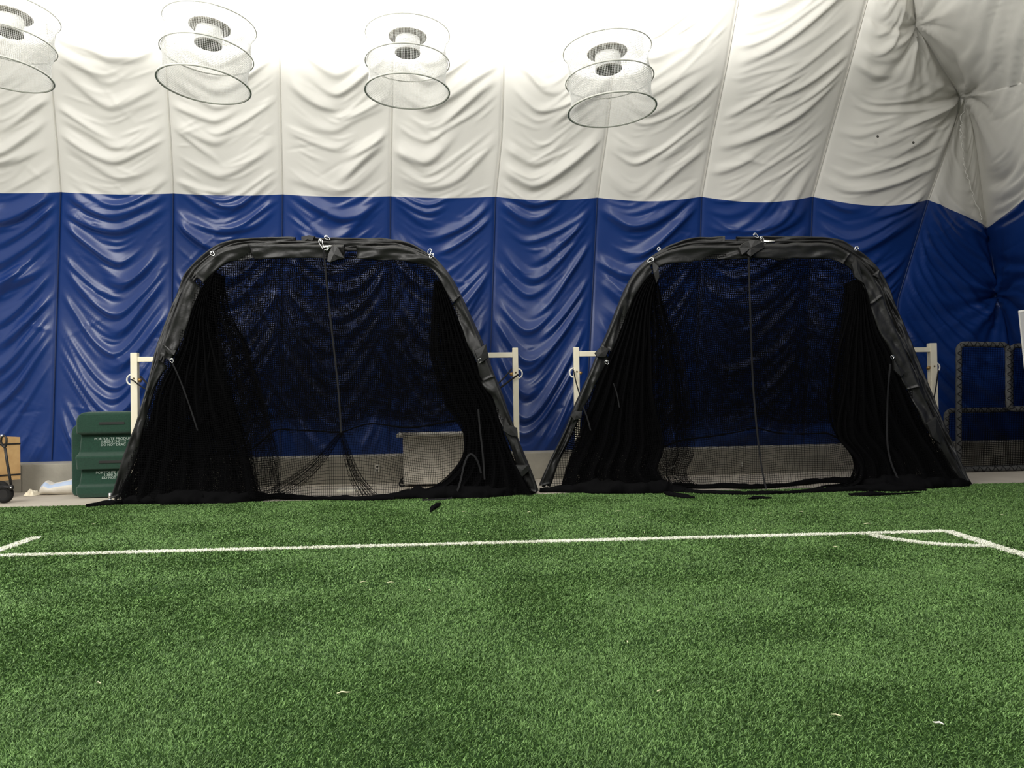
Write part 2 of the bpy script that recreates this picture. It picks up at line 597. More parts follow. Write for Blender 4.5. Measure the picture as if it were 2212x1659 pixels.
TZ = 0.012
pts = [(-13.0, -3.0), (13.0, -3.0)] + [(p[0], p[1]) for p in EDGE[::-1]]
V = [(x, y, TZ) for x, y in pts] + [(x, y, -0.01) for x, y in pts]
n = len(pts)
F = [list(range(n))] + [[i, (i + 1) % n, (i + 1) % n + n, i + n] for i in range(n)]
turf = mk('floor_turf', V, F, M['turf_base'], None, False)
tag(turf, 'green artificial turf field with white field lines', kind='structure')

# field lines (ground points measured on the turf)
Ln = {}
A0, A1 = gnd(0, 1200, .02), gnd(2046, 1147, .02)
dirn = (A1 - A0) / np.linalg.norm(A1 - A0)
Ln['boundary_line'] = np.array([A0 - dirn * 3.0, A1])
Ln['end_line'] = np.array([A1, A1 + (gnd(2212, 1199, .02) - A1) * 3.2])
Ln['short_cross_line'] = np.array([gnd(79, 1160, .02), gnd(-45, 1203, .02)])
s1, s2 = gnd(1885, 1155, .02), gnd(2140, 1179, .02)
arc = []
r1, r2 = s1 - A1, s2 - A1
a1, a2 = math.atan2(r1[1], r1[0]), math.atan2(r2[1], r2[0])
if a1 > 0:
    a1 -= 2 * math.pi
if a2 > 0:
    a2 -= 2 * math.pi
for t in np.linspace(0, 1, 14):
    a = a1 + (a2 - a1) * t
    rad = np.linalg.norm(r1) * (1 - t) + np.linalg.norm(r2) * t
    arc.append(A1 + rad * np.array([math.cos(a), math.sin(a), 0]))
Ln['corner_arc'] = np.array(arc)
LW = 0.062


def dist_poly(x, y, P):
    d = np.full(x.shape, 1e9)
    for a, b in zip(P[:-1], P[1:]):
        vx, vy = b[0] - a[0], b[1] - a[1]
        t = np.clip(((x - a[0]) * vx + (y - a[1]) * vy) / (vx * vx + vy * vy), 0, 1)
        d = np.minimum(d, np.hypot(x - a[0] - t * vx, y - a[1] - t * vy))
    return d


def blades(x, y, hmul=1.0, wmul=1.0):
    n = len(x)
    dcam = np.hypot(x, y)
    h = rng.uniform(.009, .021, n) * hmul
    w = rng.uniform(.0017, .0034, n) * np.clip(dcam / 4.0, 1, 2.6) * wmul
    az = rng.uniform(0, 2 * math.pi, n)
    la = .9 * noise(x * 1.3, y * 1.3, 1.7) * math.pi + rng.normal(0, 1.5, n)
    lm = rng.uniform(.3, 1.5, n) * h
    dx, dy = np.cos(az), np.sin(az)
    lx, ly = np.cos(la) * lm, np.sin(la) * lm
    z = np.full(n, TZ - 0.002)
    b0 = np.stack([x - dx * w, y - dy * w, z], 1)
    b1 = np.stack([x + dx * w, y + dy * w, z], 1)
    m0 = np.stack([x - dx * w * .8 + lx * .35, y - dy * w * .8 + ly * .35, z + h * .62], 1)
    m1 = np.stack([x + dx * w * .8 + lx * .35, y + dy * w * .8 + ly * .35, z + h * .62], 1)
    tp = np.stack([x + lx, y + ly, z + h], 1)
    V = np.stack([b0, b1, m1, m0, tp], 1).reshape(-1, 3)
    i = np.arange(n)[:, None] * 5
    return V, [i + np.array([[0, 1, 2, 3]]), i + np.array([[3, 2, 4]])]


def sample_turf():
    xs, ys = [], []
    bands = [(2.2, 3.2, 5000), (3.2, 5.0, 16000), (5.0, 7.0, 10000), (7.0, 9.5, 5600), (9.5, 14.6, 4200)]
    for d0, d1, dens in bands:
        half = (d1 * 0.655 + 2.8)
        xc = 0.5 * (d0 + d1) * math.tan(YAW)
        n_ = int((d1 - d0) * 2 * half * dens)
        y = rng.uniform(d0, d1, n_)
        x = xc + rng.uniform(-half, half, n_)
        ok = (np.abs(x - y * math.tan(YAW)) < y * 0.655 + 2.6) & (y < edge_y(x) - 0.01)
        xs.append(x[ok])
        ys.append(y[ok])
    return np.concatenate(xs), np.concatenate(ys)


gx, gy = sample_turf()
inline = np.zeros(len(gx), bool)
for P in Ln.values():
    inline |= dist_poly(gx, gy, P) < LW
V, F = blades(gx[~inline], gy[~inline])
pile = mk('turf_pile', V, F, M['grass'], turf, False)
pile['kind'] = 'stuff'
for nm, P in Ln.items():
    L = float(np.linalg.norm(np.diff(P, axis=0), axis=1).sum())
    n_ = int(L * 2 * LW * 26000)
    lo, hi = P.min(0) - .12, P.max(0) + .12
    Q = resample(P, 400)
    idx = rng.integers(0, 399, n_)
    t = rng.random(n_)
    base = Q[idx] * (1 - t[:, None]) + Q[idx + 1] * t[:, None]
    tg = Q[idx + 1] - Q[idx]
    tg /= np.linalg.norm(tg, axis=1)[:, None]
    off = rng.uniform(-LW, LW, n_) * (1 + .12 * rng.normal(size=n_))
    bx, by = base[:, 0] - tg[:, 1] * off, base[:, 1] + tg[:, 0] * off
    V, F = blades(bx, by, 1.12, 1.15)
    o = mk(nm, V, F, M['line_white'], turf, False, label='white fibre line sewn into the green turf')

# pale straws and chips lying on the turf
G_ST = 'pale flecks scattered on the turf'
for (px, py, ln, a) in [(1335, 1104, .10, .1), (1387, 1117, .08, .3), (1312, 1107, .05, 1.2), (1664, 1109, .06, .2), (1730, 1105, .05, 2.4), (1715, 1124, .05, .6),
                        (1873, 1131, .09, .1), (1805, 1181, .05, 2.2), (1632, 1144, .05, .9), (1392, 1150, .06, 1.3), (2165, 1112, .06, .1), (1003, 1105, .06, .4),
                        (1014, 1150, .05, .9), (1143, 1106, .05, .2), (202, 1132, .05, .5), (785, 1257, .06, .4), (843, 1258, .06, .1), (928, 1275, .05, 1.9),
                        (213, 1475, .04, 2.5), (1806, 1545, .05, 2.5), (1355, 1386, .03, 1.5), (1425, 1492, .03, .3)]:
    c = gnd(px, py, .034)
    mb = MB()
    d = np.array([math.cos(a), math.sin(a), 0]) * ln / 2
    mb.tube([c - d, c + np.array([0, 0, .004]) + d * .1, c + d], [.003, .004, .002], 5)
    o = mb.build('straw_fleck', M['straw'])
    tag(o, 'tiny pale straw fleck lying on the green turf', 'debris', G_ST)
for (px, py, ln, a, lab, mt) in [(743, 1496, .075, .15, 'yellowish straw lying alone on the near turf left of centre', 'straw'),
                                 (2027, 1562, .05, 2.3, 'short white chip on the near turf at lower right', 'white_plastic')]:
    c = gnd(px, py, .033)
    d = np.array([math.cos(a), math.sin(a), 0]) * ln / 2
    mb = MB().tube([c - d, c - d * .3 + np.array([0, .004, .005]), c + d * .4, c + d], [.003, .005, .0045, .002], 5)
    tag(mb.build('straw_fleck', M[mt]), lab, 'debris')

# ------------------------------------------------------------------ batting cages


def offset_in(P2, d):
    """move a polyline (n,2) toward its inner side by d"""
    T = np.gradient(P2, axis=0)
    T /= np.linalg.norm(T, axis=1)[:, None] + 1e-9
    N = np.stack([T[:, 1], -T[:, 0]], 1)
    return P2 + N * d


class Cage:
    def __init__(s, name, label, fl, fr, seed):
        L, R = gnd(*fl), gnd(*fr)
        s.O = L
        s.t = (R - L) / np.linalg.norm(R - L)
        s.n = np.array([s.t[1], -s.t[0], 0])          # toward the camera
        if s.n[1] > 0:
            s.n = -s.n
        s.W = np.linalg.norm(R - L)
        s.root = thing(name, label, 'batting cage', (L + R) / 2)
        s.seed = seed
        s.r = np.random.default_rng(seed)

    def hg(s, off, z):
        """the arches share a hinge at the feet, so the rear ones only stand back higher up"""
        z = np.asarray(z, float)
        return np.where(np.asarray(off) < 0, off * np.clip(.10 + z / 3.4, .1, 1.15), off)

    def tz(s, px, py, off=0.0):
        o = off
        for _ in range(6):
            P = on_plane(px, py, s.O + s.n * o, s.n)
            o = float(s.hg(off, max(P[2], 0)))
        return np.array([np.dot(P - s.O, s.t), P[2]])

    def poly(s, pts, off=0.0, n=None, it=2):
        Q = np.array([s.tz(x, y, off) for x, y in pts])
        Q[:, 1] = np.maximum(Q[:, 1], 0.02)
        return smooth_path(Q, n, it) if n else Q

    def w(s, T, Z, N):
        T, Z, N = np.broadcast_arrays(T, Z, N)
        return s.O + T[..., None] * s.t + N[..., None] * s.n + Z[..., None] * np.array([0, 0, 1.0])

    # padded sleeve between an outer and an inner polyline
    def sleeve(s, outer, inner, off, thick, name, sub=None, n=120, wr=1.0, parent=None):
        a = s.poly(outer, off, n)
        b = s.poly(inner, off, n)
        if sub:
            i0, i1 = int(sub[0] * (n - 1)), int(sub[1] * (n - 1))
            m = max(12, int((i1 - i0) * 2))
            a, b = resample(a[i0:i1 + 1], m), resample(b[i0:i1 + 1], m)
        m = len(a)
        Lc = np.concatenate([[0], np.cumsum(np.linalg.norm(np.diff(a, axis=0), axis=1))])
        fr = np.array([-.02, 0.01, .07, .17, .28, .40, .52, .64, .76, .88, .97, 1.0, 1.0, .6, .25, .02])
        pb = np.array([.1, .55, .95, 1.05, .85, .62, .52, .47, .44, .42, .40, .36, .14, .0, -.3, -.25])
        K = len(fr)
        ph = s.r.uniform(0, 50)
        T = a[:, None, 0] + (b - a)[:, None, 0] * fr[None]
        Z = a[:, None, 1] + (b - a)[:, None, 1] * fr[None]
        cr = noise(Lc[:, None] * 4.2 + fr[None] * 1.6 + ph, fr[None] * 1.3 + ph, 0.5)
        cr2 = noise(Lc[:, None] * 9.5 - fr[None] * 2.2 + ph, fr[None] * 2.1, 4.5)
        rdg = 1 - np.minimum(1, np.abs(noise(Lc[:, None] * 2.3 + fr[None] * 1.9 + ph * 2, fr[None] * .9, 6.5)) * 2.6)
        wob = (cr * .050 + cr2 * .018 + rdg * .045) * wr * np.interp(fr, [0, .15, .5, .96, 1], [0, .35, 1, 1, .6])[None] * (pb > .2)[None]
        N = s.hg(off, Z) + thick * pb[None] + wob
        e1 = noise(Lc * 3.1 + ph, 0.0 * Lc, 7.7) * .022 * wr
        T = T + e1[:, None] * (fr > .6)[None]
        Z = Z + e1[:, None] * (fr > .6)[None] + (noise(Lc * 5 + ph, 0 * Lc, 2.2) * .010 * wr)[:, None]
        Z = np.maximum(Z, 0.012)
        P = s.w(T, Z, N)
        i = np.arange(m - 1)[:, None]
        j = np.arange(K)[None]
        j2 = (j + 1) % K
        F = np.stack([i * K + j, i * K + j2, (i + 1) * K + j2, (i + 1) * K + j], -1).reshape(-1, 4)
        Fl = [list(f) for f in F] + [list(range(K)), [(m - 1) * K + q for q in range(K)][::-1]]
        return mk(name, P.reshape(-1, 3), Fl, M['vinyl'], parent or s.root, True)

    def pipe(s, outer, off, r, inset, name, mat='chrome', n=120):
        a = offset_in(s.poly(outer, off, n), inset)
        P = s.w(a[:, 0], np.maximum(a[:, 1], r), s.hg(off, a[:, 1]) + .02)
        return MB().tube(P, r, 8).build(name, M[mat], s.root)

    def bounds(s, outline):
        """outline polyline (t,z) from left foot over the top to right foot -> left/right t for a height, top z for a t"""
        k = int(np.argmax(outline[:, 1]))
        left, right = outline[:k + 1], outline[k:][::-1]
        return left, right

    def net(s, outline, off, name, cell=.038, r=.0034, zmin=None, billow=.12, ph=0.0, label=None, warp=1.0, holes=None, fwd=0.0):
        left, right = s.bounds(outline)
        lo, hi = outline.min(0), outline.max(0)
        ts = np.arange(lo[0], hi[0], cell)
        zs = np.arange(0.03, hi[1], cell)
        T, Z = np.meshgrid(ts, zs, indexing='ij')
        tl = np.interp(Z, left[:, 1], left[:, 0])
        tr = np.interp(Z, right[:, 1], right[:, 0])
        ok = (T >= tl) & (T <= tr)
        if zmin is not None:
            ok &= Z >= np.interp(T, zmin[:, 0], zmin[:, 1])
        if holes is not None:
            ok &= ~holes(T, Z)
        zt = hi[1]
        e = np.clip(np.minimum(T - tl, tr - T) / .6, 0, 1) * np.clip((zt - Z) / .5, 0, 1)
        q = ph
        N = s.hg(off, Z) + billow * noise(T * .7 + q, Z * .45, q) * e + .03 * noise(T * 2.4 + q, Z * .8, q + 3) * e
        N = N + fwd * np.clip(1 - Z / 1.5, 0, 1) ** 2
        dT = warp * (.16 * noise(T * .5 + q, Z * .5 + 2, q + 5) + .05 * noise(T * 1.7, Z * 1.2 + q, 8.0 + q)) * e
        dZ = warp * (.20 * noise(T * .55 + 9 + q, Z * .4, q + 7) + .06 * noise(T * 1.9 + q, Z * 1.3, 2.0 + q)) * e * np.clip(Z / .5, 0, 1)
        P = s.w(T + dT, np.maximum(Z + dZ, .012), N)
        lines = []

        def runs(mask, pts):
            idx = np.flatnonzero(np.diff(np.concatenate([[0], mask.astype(int), [0]])))
            for a, b in zip(idx[::2], idx[1::2]):
                if b - a > 2:
                    lines.append(pts[a:b])
        for i in range(len(ts)):
            runs(ok[i], P[i])
        for j in range(len(zs)):
            runs(ok[:, j], P[:, j])
        V, F = strands(lines, r, 3)
        return mk(name, V, F, M['net'], s.root, True, label)

    def drape(s, A, B, off, name, nst=100, rowh=.028, r=.0036, pleats=7, depth=.07, ph=0.0, fwd=.25):
        """gathered net hanging between boundary polylines A and B, both (t,z) with the same z range"""
        z0, z1 = max(A[:, 1].min(), B[:, 1].min(), .02), min(A[:, 1].max(), B[:, 1].max())
        A, B = A[np.argsort(A[:, 1])], B[np.argsort(B[:, 1])]
        zs = np.arange(z0, z1, rowh)
        u = np.linspace(0, 1, nst)
        U, Z = np.meshgrid(u, zs, indexing='ij')
        a, b = np.interp(Z, A[:, 1], A[:, 0]), np.interp(Z, B[:, 1], B[:, 0])
        jit = .5 / nst * noise(U * nst * .9, Z * 2.2, ph + 1) + .03 * noise(U * 5 + ph, Z * 1.2, ph)
        T = a + (b - a) * np.clip(U + jit, -.02, 1.02)
        N = s.hg(off, Z) + depth * np.sin(2 * math.pi * (U * pleats + .35 * noise(U * 2, Z * .5, ph)) + ph) + fwd * np.clip(1 - Z / 1.2, 0, 1) ** 2
        Zd = Z + .05 * noise(U * 9 + ph, Z * 1.5, 2.5)
        P = s.w(T, np.maximum(Zd, .012), N)
        lines = [P[i] for i in range(nst)] + [P[:, j] for j in range(len(zs))]
        V, F = strands(lines, r, 3)
        return mk(name, V, F, M['net'], s.root, True)

    def bunch(s, path, off, rad, name, flat=.6, n=90, lump=.5, parent=None, ground=True):
        """rope-like bunch of net lying or hanging along a (t, z, n) path"""
        Q = smooth_path(np.array(path, float), n, 2)
        d = np.concatenate([[0], np.cumsum(np.linalg.norm(np.diff(Q, axis=0), axis=1))])
        rr = np.interp(np.linspace(0, 1, n), np.linspace(0, 1, len(rad)), rad)
        K = 14
        ang = np.arange(K) * 2 * math.pi / K
        ph = s.r.uniform(0, 40)
        lm = 1 + lump * noise(d[:, None] * 5 + ph, np.cos(ang)[None] * 1.6, np.sin(ang)[None] * 1.6) + .25 * lump * noise(d[:, None] * 17 + ph, np.cos(ang)[None] * 4, np.sin(ang)[None] * 4)
        ca, sa = np.cos(ang)[None] * rr[:, None] * lm, np.sin(ang)[None] * rr[:, None] * lm
        W = s.w(Q[:, 0], Q[:, 1], Q[:, 2] + s.hg(off, Q[:, 1]))
        T = np.gradient(W, axis=0)
        T /= np.linalg.norm(T, axis=1)[:, None] + 1e-9
        up = np.array([0, 0, 1.0])
        if abs(T[:, 2]).mean() > .6:
            up = s.n
        A = np.cross(T, up)
        A /= np.linalg.norm(A, axis=1)[:, None] + 1e-9
        B = np.cross(A, T)
        V = W[:, None] + A[:, None] * ca[..., None] + B[:, None] * sa[..., None] * flat
        V[..., 2] = np.maximum(V[..., 2], .006) if ground else V[..., 2]
        i = np.arange(n - 1)[:, None]
        j = np.arange(K)[None]
        F = np.stack([i * K + j, i * K + (j + 1) % K, (i + 1) * K + (j + 1) % K, (i + 1) * K + j], -1).reshape(-1, 4)
        Fl = [list(f) for f in F] + [list(range(K)), [(n - 1) * K + q for q in range(K)][::-1]]
        return mk(name, V.reshape(-1, 3), Fl, M['net'], parent or s.root, True)

    def webbing(s, pts, off, wid, name, n=60, th=.003, parent=None):
        """flat strap along pixel points [(px, py, extra offset)]"""
        Q = smooth_path(np.array([list(s.tz(x, y, off + o)) + [off + o] for x, y, o in pts]), n, 3)
        Q[:, 1] = np.maximum(Q[:, 1], .03)
        P = s.w(Q[:, 0], Q[:, 1], Q[:, 2])
        T = np.gradient(P, axis=0)
        T /= np.linalg.norm(T, axis=1)[:, None] + 1e-9
        side = np.cross(T, s.n)
        side /= np.linalg.norm(side, axis=1)[:, None] + 1e-9
        nn = np.cross(side, T)
        tw = (.5 * noise(np.arange(n) * .09 + s.r.uniform(0, 9), 0 * np.arange(n), 1.1))[:, None]
        sd = side * np.cos(tw) + nn * np.sin(tw)
        nn = np.cross(sd, T)
        V = np.stack([P + sd * wid / 2 + nn * th, P - sd * wid / 2 + nn * th, P - sd * wid / 2 - nn * th, P + sd * wid / 2 - nn * th], 1)
        i = np.arange(n - 1)[:, None]
        j = np.arange(4)[None]
        F = np.stack([i * 4 + j, i * 4 + (j + 1) % 4, (i + 1) * 4 + (j + 1) % 4, (i + 1) * 4 + j], -1).reshape(-1, 4)
        Fl = [list(f) for f in F] + [[0, 1, 2, 3], [(n - 1) * 4 + q for q in (3, 2, 1, 0)]]
        return mk(name, V.reshape(-1, 3), Fl, M['strap'], parent or s.root, False)

    def hook(s, px, py, off, ang=0.6, L=.13, w=.026, name='snap_hook'):
        """carabiner: long closed loop of wire with a gate bar"""
        c = s.tz(px, py, off)
        P = s.w(c[0], c[1], s.hg(off, c[1]))
        a = s.t * math.cos(ang) + np.array([0, 0, 1]) * math.sin(ang)
        b = np.cross(s.n, a)
        th = np.linspace(0, 2 * math.pi, 24, endpoint=False)
        loop = [P + a * L / 2 * np.sign(math.cos(q)) * abs(math.cos(q)) ** .7 + b * w * math.sin(q) * (1.15 if math.cos(q) > 0 else .75) for q in th]
        mb = MB().tube(loop, .0065, 6, closed=True)
        mb.tube([P + a * L * .15, P + a * L * .42], .010, 8)
        return mb.build(name, M['chrome'], s.root, label='bright metal snap hook')


# ---- first (left) cage
c1 = Cage('batting_cage', 'black batting cage folded against the wall, standing beside the green pitching mound', (238, 1089), (1158, 1068), 3)
o1 = [(241, 1076), (255, 1033), (266, 990), (286.6, 938), (307, 888.5), (322.7, 836.5), (335, 800), (349, 765), (355.6, 741), (364.7, 716), (378, 680), (394, 634.7),
      (407.6, 603), (423, 587), (446, 565.7), (468.6, 549), (491, 538.6), (514, 531), (536, 527), (604, 527), (685, 529), (725, 530), (827, 530.7), (872, 535),
      (901.5, 544), (928.6, 556), (946, 570), (967, 590), (983, 617), (998, 649), (1013, 682), (1029, 718), (1046, 757), (1058, 790), (1080, 841), (1095, 885), (1110, 918),
      (1119, 950), (1131.6, 990), (1144, 1012), (1160, 1048), (1160, 1063)]
i1 = [(262, 1069), (273, 1040), (286.6, 1010.6), (304.7, 961), (318, 902), (328, 848), (352, 808), (370, 780), (384, 759), (401, 716), (416.7, 671), (428, 637), (436, 617),
      (457, 596), (475, 577), (488, 570), (514, 563.5), (548, 558), (604, 558), (697, 559), (730, 561), (838, 562), (883, 567), (918, 571), (933, 581), (951, 603),
      (971.6, 643.7), (985, 677.6), (1001, 716), (1016.8, 754.5), (1030, 790.6), (1046, 838.6), (1066, 865), (1083, 914), (1095, 956), (1112, 995), (1127, 1024), (1139, 1055)]
b1 = [(247, 1066), (262, 1024), (276, 972), (299, 905), (319.5, 833), (328.5, 795), (337, 758), (345, 735), (360, 693), (376, 653), (390, 620), (398.6, 592), (423, 565), (446, 545), (468.6, 529.6),
      (502.6, 516), (560, 513), (649, 513), (700, 514), (781.7, 514), (849.5, 516.7), (879, 523), (901.5, 533), (924, 546.5), (946.7, 562), (967, 586), (985, 614),
      (1000, 646), (1016, 680), (1033, 716), (1050, 756), (1064, 800), (1084, 845), (1102, 900), (1122, 955), (1150, 1020), (1163, 1058)]
c1.root['label'] = 'black batting cage folded against the wall, standing beside the green pitching mound'
mid1 = [(0.5 * (a[0] + b[0]), 0.5 * (a[1] + b[1])) for a, b in zip(np.array([c1.tz(*p) for p in o1]), np.array([c1.tz(*p) for p in o1]))]


def inner_of(c, outer, off, width, n=120):
    a = c.poly(outer, off, n)
    return offset_in(a, width)


def sleeve_off(c, outer, off, width, thick, name, sub=None, wr=1.0):
    """sleeve of even width along an arch"""
    n = 120
    a = c.poly(outer, off, n)
    b = offset_in(a, width)
    i0, i1 = (0, n - 1) if not sub else (int(sub[0] * (n - 1)), int(sub[1] * (n - 1)))
    pa, pb_ = a[i0:i1 + 1], b[i0:i1 + 1]
    old = c.poly
    seq = [pa, pb_]
    c.poly = lambda *args, **kw: resample(seq.pop(0), 120)
    try:
        return c.sleeve(outer, outer, off, thick, name, None, 120, wr)
    finally:
        c.poly = old


def outline_of(c, pts, off, inset, n=160):
    a = offset_in(c.poly(pts, off, n), inset)
    a[:, 1] = np.maximum(a[:, 1], .02)
    return a


def full_cage(c, outer, inner, back, segs, hemA, drL, drR, zborder):
    c.pipe(outer, -0.01, .022, .075, 'front_arch', 'black_metal')
    for a, b in segs:
        c.sleeve(outer, inner, 0.0, .085, 'padded_sleeve', (a, b))
    c.pipe(back, -0.75, .022, .075, 'back_arch', 'black_metal')
    sleeve_off(c, back, -0.75, .14, .08, 'back_sleeve', (0.0, .47))
    sleeve_off(c, back, -0.75, .14, .08, 'back_sleeve', (.485, 1.0))
    mid = [(0.55 * x + 0.45 * c_[0], 0.55 * y + 0.45 * c_[1]) for (x, y), c_ in zip(px_resample(outer, 60), px_resample(back, 60))]
    sleeve_off(c, mid, -0.38, .10, .06, 'middle_sleeve')
    ol = outline_of(c, outer, 0.0, .12)
    zb = np.array([c.tz(x, y, -.3) for x, y in zborder])
    c.net(ol, 0.03, 'front_net', ph=1.0 + c.seed, fwd=.18, billow=.10)
    om = outline_of(c, mid, -.38, .1)
    c.net(om, -.30, 'middle_net', ph=4.0 + c.seed, zmin=zb, billow=.16, cell=.034, r=.0037)
    c.net(om, -.46, 'middle_net', ph=11.0 + c.seed, zmin=zb + np.array([0, .07]), billow=.16, cell=.034, r=.0037)
    ob = outline_of(c, back, -.75, .1)
    c.net(ob, -.64, 'back_net', ph=17.0 + c.seed, zmin=zb + np.array([0, .15]), billow=.14, cell=.034, r=.0037)
    c.net(ob, -.80, 'back_net', ph=23.0 + c.seed, zmin=zb + np.array([0, .04]), billow=.14, cell=.034, r=.0037)
    # corded edge of the shorter nets
    z2 = smooth_path(zb, 60, 2)
    hemp = np.stack([z2[:, 0], z2[:, 1], 0 * z2[:, 0]], 1)
    c.bunch(hemp, -.30, [.014, .011, .014], 'net_hem', flat=1.0, n=140, lump=.5, ground=False)
    for side, (A, B), w0 in (('L', drL, 70), ('R', drR, -28)):
        if side == 'L':
            base, far_ = A, [(x + w0 * min(1, max(0, (y - 590) / 160)) * (1 - .55 * max(0, (y - 985) / 90)), y) for x, y in B]
        else:
            base, far_ = B, [(x + w0 * min(1, max(0, (y - 600) / 160)) * (1 - 1.0 * min(1, max(0, (y - 880) / 60))), y) for x, y in A]
        a, b = c.poly(base, 0.0, 80), c.poly(far_, 0.0, 80)
        for q in (0, 1):
            c.drape(a, b, -.06 - .3 * q, 'gathered_net', nst=int(abs(b[:, 0] - a[:, 0]).max() / .024), rowh=.034, pleats=5 + q, depth=.10, ph=30 + q * 3 + w0, fwd=.1)
        a = c.poly(A, 0.0, 80)
        b = c.poly(B, 0.0, 80)
        for q, (of, pl, dp) in enumerate([(.0, 6, .07), (-.12, 8, .08), (-.25, 7, .08), (-.4, 9, .08)]):
            c.drape(a, b, of, 'gathered_net', nst=int(np.max(np.abs(np.interp(a[:, 1], b[np.argsort(b[:, 1]), 1], b[np.argsort(b[:, 1]), 0]) - a[:, 0])) / .013), pleats=pl, depth=dp, ph=q * 2.7 + (0 if side == 'L' else 13) + c.seed, fwd=.28 if q == 0 else .1)


def px_resample(P, n):
    return resample(np.array(P, float), n)


zb1 = [(470, 1010), (520, 985), (560, 960), (585, 935), (600, 926), (650, 930), (690, 931), (735, 936), (770, 922), (800, 914), (830, 918), (880, 925), (930, 918), (1000, 905), (1060, 900)]
dl1 = ([(262, 1078), (273, 1045), (290, 1005), (304.7, 961), (322, 902), (335, 848), (356, 808), (384, 759), (401, 716), (416.7, 671), (430, 637), (445, 610), (470, 585)],
       [(572, 1078), (560, 1050), (545, 1010), (535, 980), (523, 940), (510, 900), (496, 850), (478, 800), (462, 750), (452, 710), (448, 670), (452, 630), (466, 588)])
dr1 = ([(860, 1076), (905, 1064), (945, 1050), (975, 1025), (996, 1000), (1004, 975), (1004, 940), (1000, 905), (985, 870), (968, 820), (955, 760), (948, 700), (942, 640), (938, 600)],
       [(1150, 1066), (1139, 1050), (1127, 1024), (1112, 995), (1095, 956), (1083, 914), (1066, 865), (1046, 830), (1030, 790), (1016.8, 754.5), (1001, 716), (985, 677), (971, 643), (951, 605)])
full_cage(c1, o1, i1, b1, [(0.0, .20), (.205, .318), (.322, .405), (.41, .535), (.548, .715), (.72, .835), (.84, 1.0)], None, dl1, dr1, zb1)


def ground_bunch(c, pxs, rads, name='net_pile', flat=.6, lump=.6, n=110):
    path = []
    for px, py in pxs:
        P = gnd(px, py, .04)
        path.append([np.dot(P - c.O, c.t), .03, np.dot(P - c.O, c.n)])
    return c.bunch(path, 0.0, rads, name, flat, n, lump)


ground_bunch(c1, [(186, 1092), (225, 1088), (270, 1085), (330, 1084), (400, 1083), (470, 1082), (530, 1080), (575, 1071)], [.03, .09, .16, .22, .22, .20, .18, .06], flat=.8)
ground_bunch(c1, [(540, 1076), (580, 1072), (650, 1074), (720, 1077), (790, 1078), (850, 1075)], [.12, .07, .05, .05, .07, .09], flat=.8)
ground_bunch(c1, [(830, 1075), (880, 1073), (930, 1072), (985, 1071), (1030, 1071), (1075, 1068), (1130, 1062), (1156, 1060)], [.06, .13, .17, .18, .17, .16, .13, .05], flat=.9)
# the two bunches that hang from the tied middle of the first net
ap = (737, 940)
for ends, nm in ((((700, 985), (660, 1025), (600, 1065)), 'a'), (((752, 985), (768, 1030), (800, 1070)), 'b')):
    lines = []
    P0 = c1.tz(*ap, .06)
    for q in range(16):
        sx = (q / 15 - .5)
        pts = [(ap[0] + sx * 7, ap[1] - 6)]
        for k_, (x, y) in enumerate(ends):
            wd = [16, 26, 44][k_] * (1 if nm == 'a' else .9)
            pts.append((x + sx * wd + c1.r.normal(0, 1.2), y + (sx * 12 if nm == 'a' else -sx * 6) + c1.r.normal(0, 1)))
        Q = np.array([list(c1.tz(x, y, .1)) for x, y in pts])
        Q = smooth_path(Q, 26, 3)
        lines.append(c1.w(Q[:, 0], np.maximum(Q[:, 1], .015), .10 + .04 * math.sin(q * 2.1) + np.linspace(0, .12, 26)))
    for q in range(6, 26, 2):
        lines.append(np.array([L_[q] for L_ in lines[:16]]))
    V, F = strands(lines, .0042, 3)
    mk('tied_net', V, F, M['net'], c1.root)
c1.webbing([(698, 534, .18), (701, 560, .16), (708, 640, .13), (722, 760, .13), (733, 860, .12), (737, 938, .12)], 0, .028, 'pull_cord')
c1.webbing([(371, 782, .16), (385, 810, .16), (404, 860, .16), (427, 930, .16)], 0, .024, 'tie_strap')
c1.webbing([(1033, 884, .2), (1037, 930, .2), (1043, 980, .22), (1047, 1036, .24)], 0, .028, 'tie_strap')
c1.webbing([(1039, 1022, .26), (1032, 995, .26), (1022, 981, .27), (1012, 981, .27), (1003, 1000, .3), (996, 1035, .34), (988, 1062, .42), (976, 1077, .5), (950, 1085, .62), (912, 1088, .66)], 0, .03, 'tie_strap')
ground_bunch(c1, [(948, 1086), (938, 1094), (930, 1103)], [.03, .05, .012], 'strap_knot', flat=.7, n=30)
for (px, py, a, L) in [(694, 526, 1.9, .15), (707, 514, 2.5, .11), (928, 544, 1.2, .10), (932, 553, .8, .09), (459, 548, 2.3, .08), (371, 779, 2.0, .07), (1037, 778, 1.5, .08), (703, 537, .1, .1)]:
    c1.hook(px, py, .16 if py > 520 else -.6, a, L)
# pipe left bare where the two top sleeves meet
a = c1.tz(697, 534, .12)
b = c1.tz(716, 533, .12)
MB().tube([c1.w(a[0], a[1], .12), c1.w(b[0], b[1], .12)], .026, 10).build('bare_pipe', M['chrome'], c1.root, label='short bright bare pipe between the sleeves')


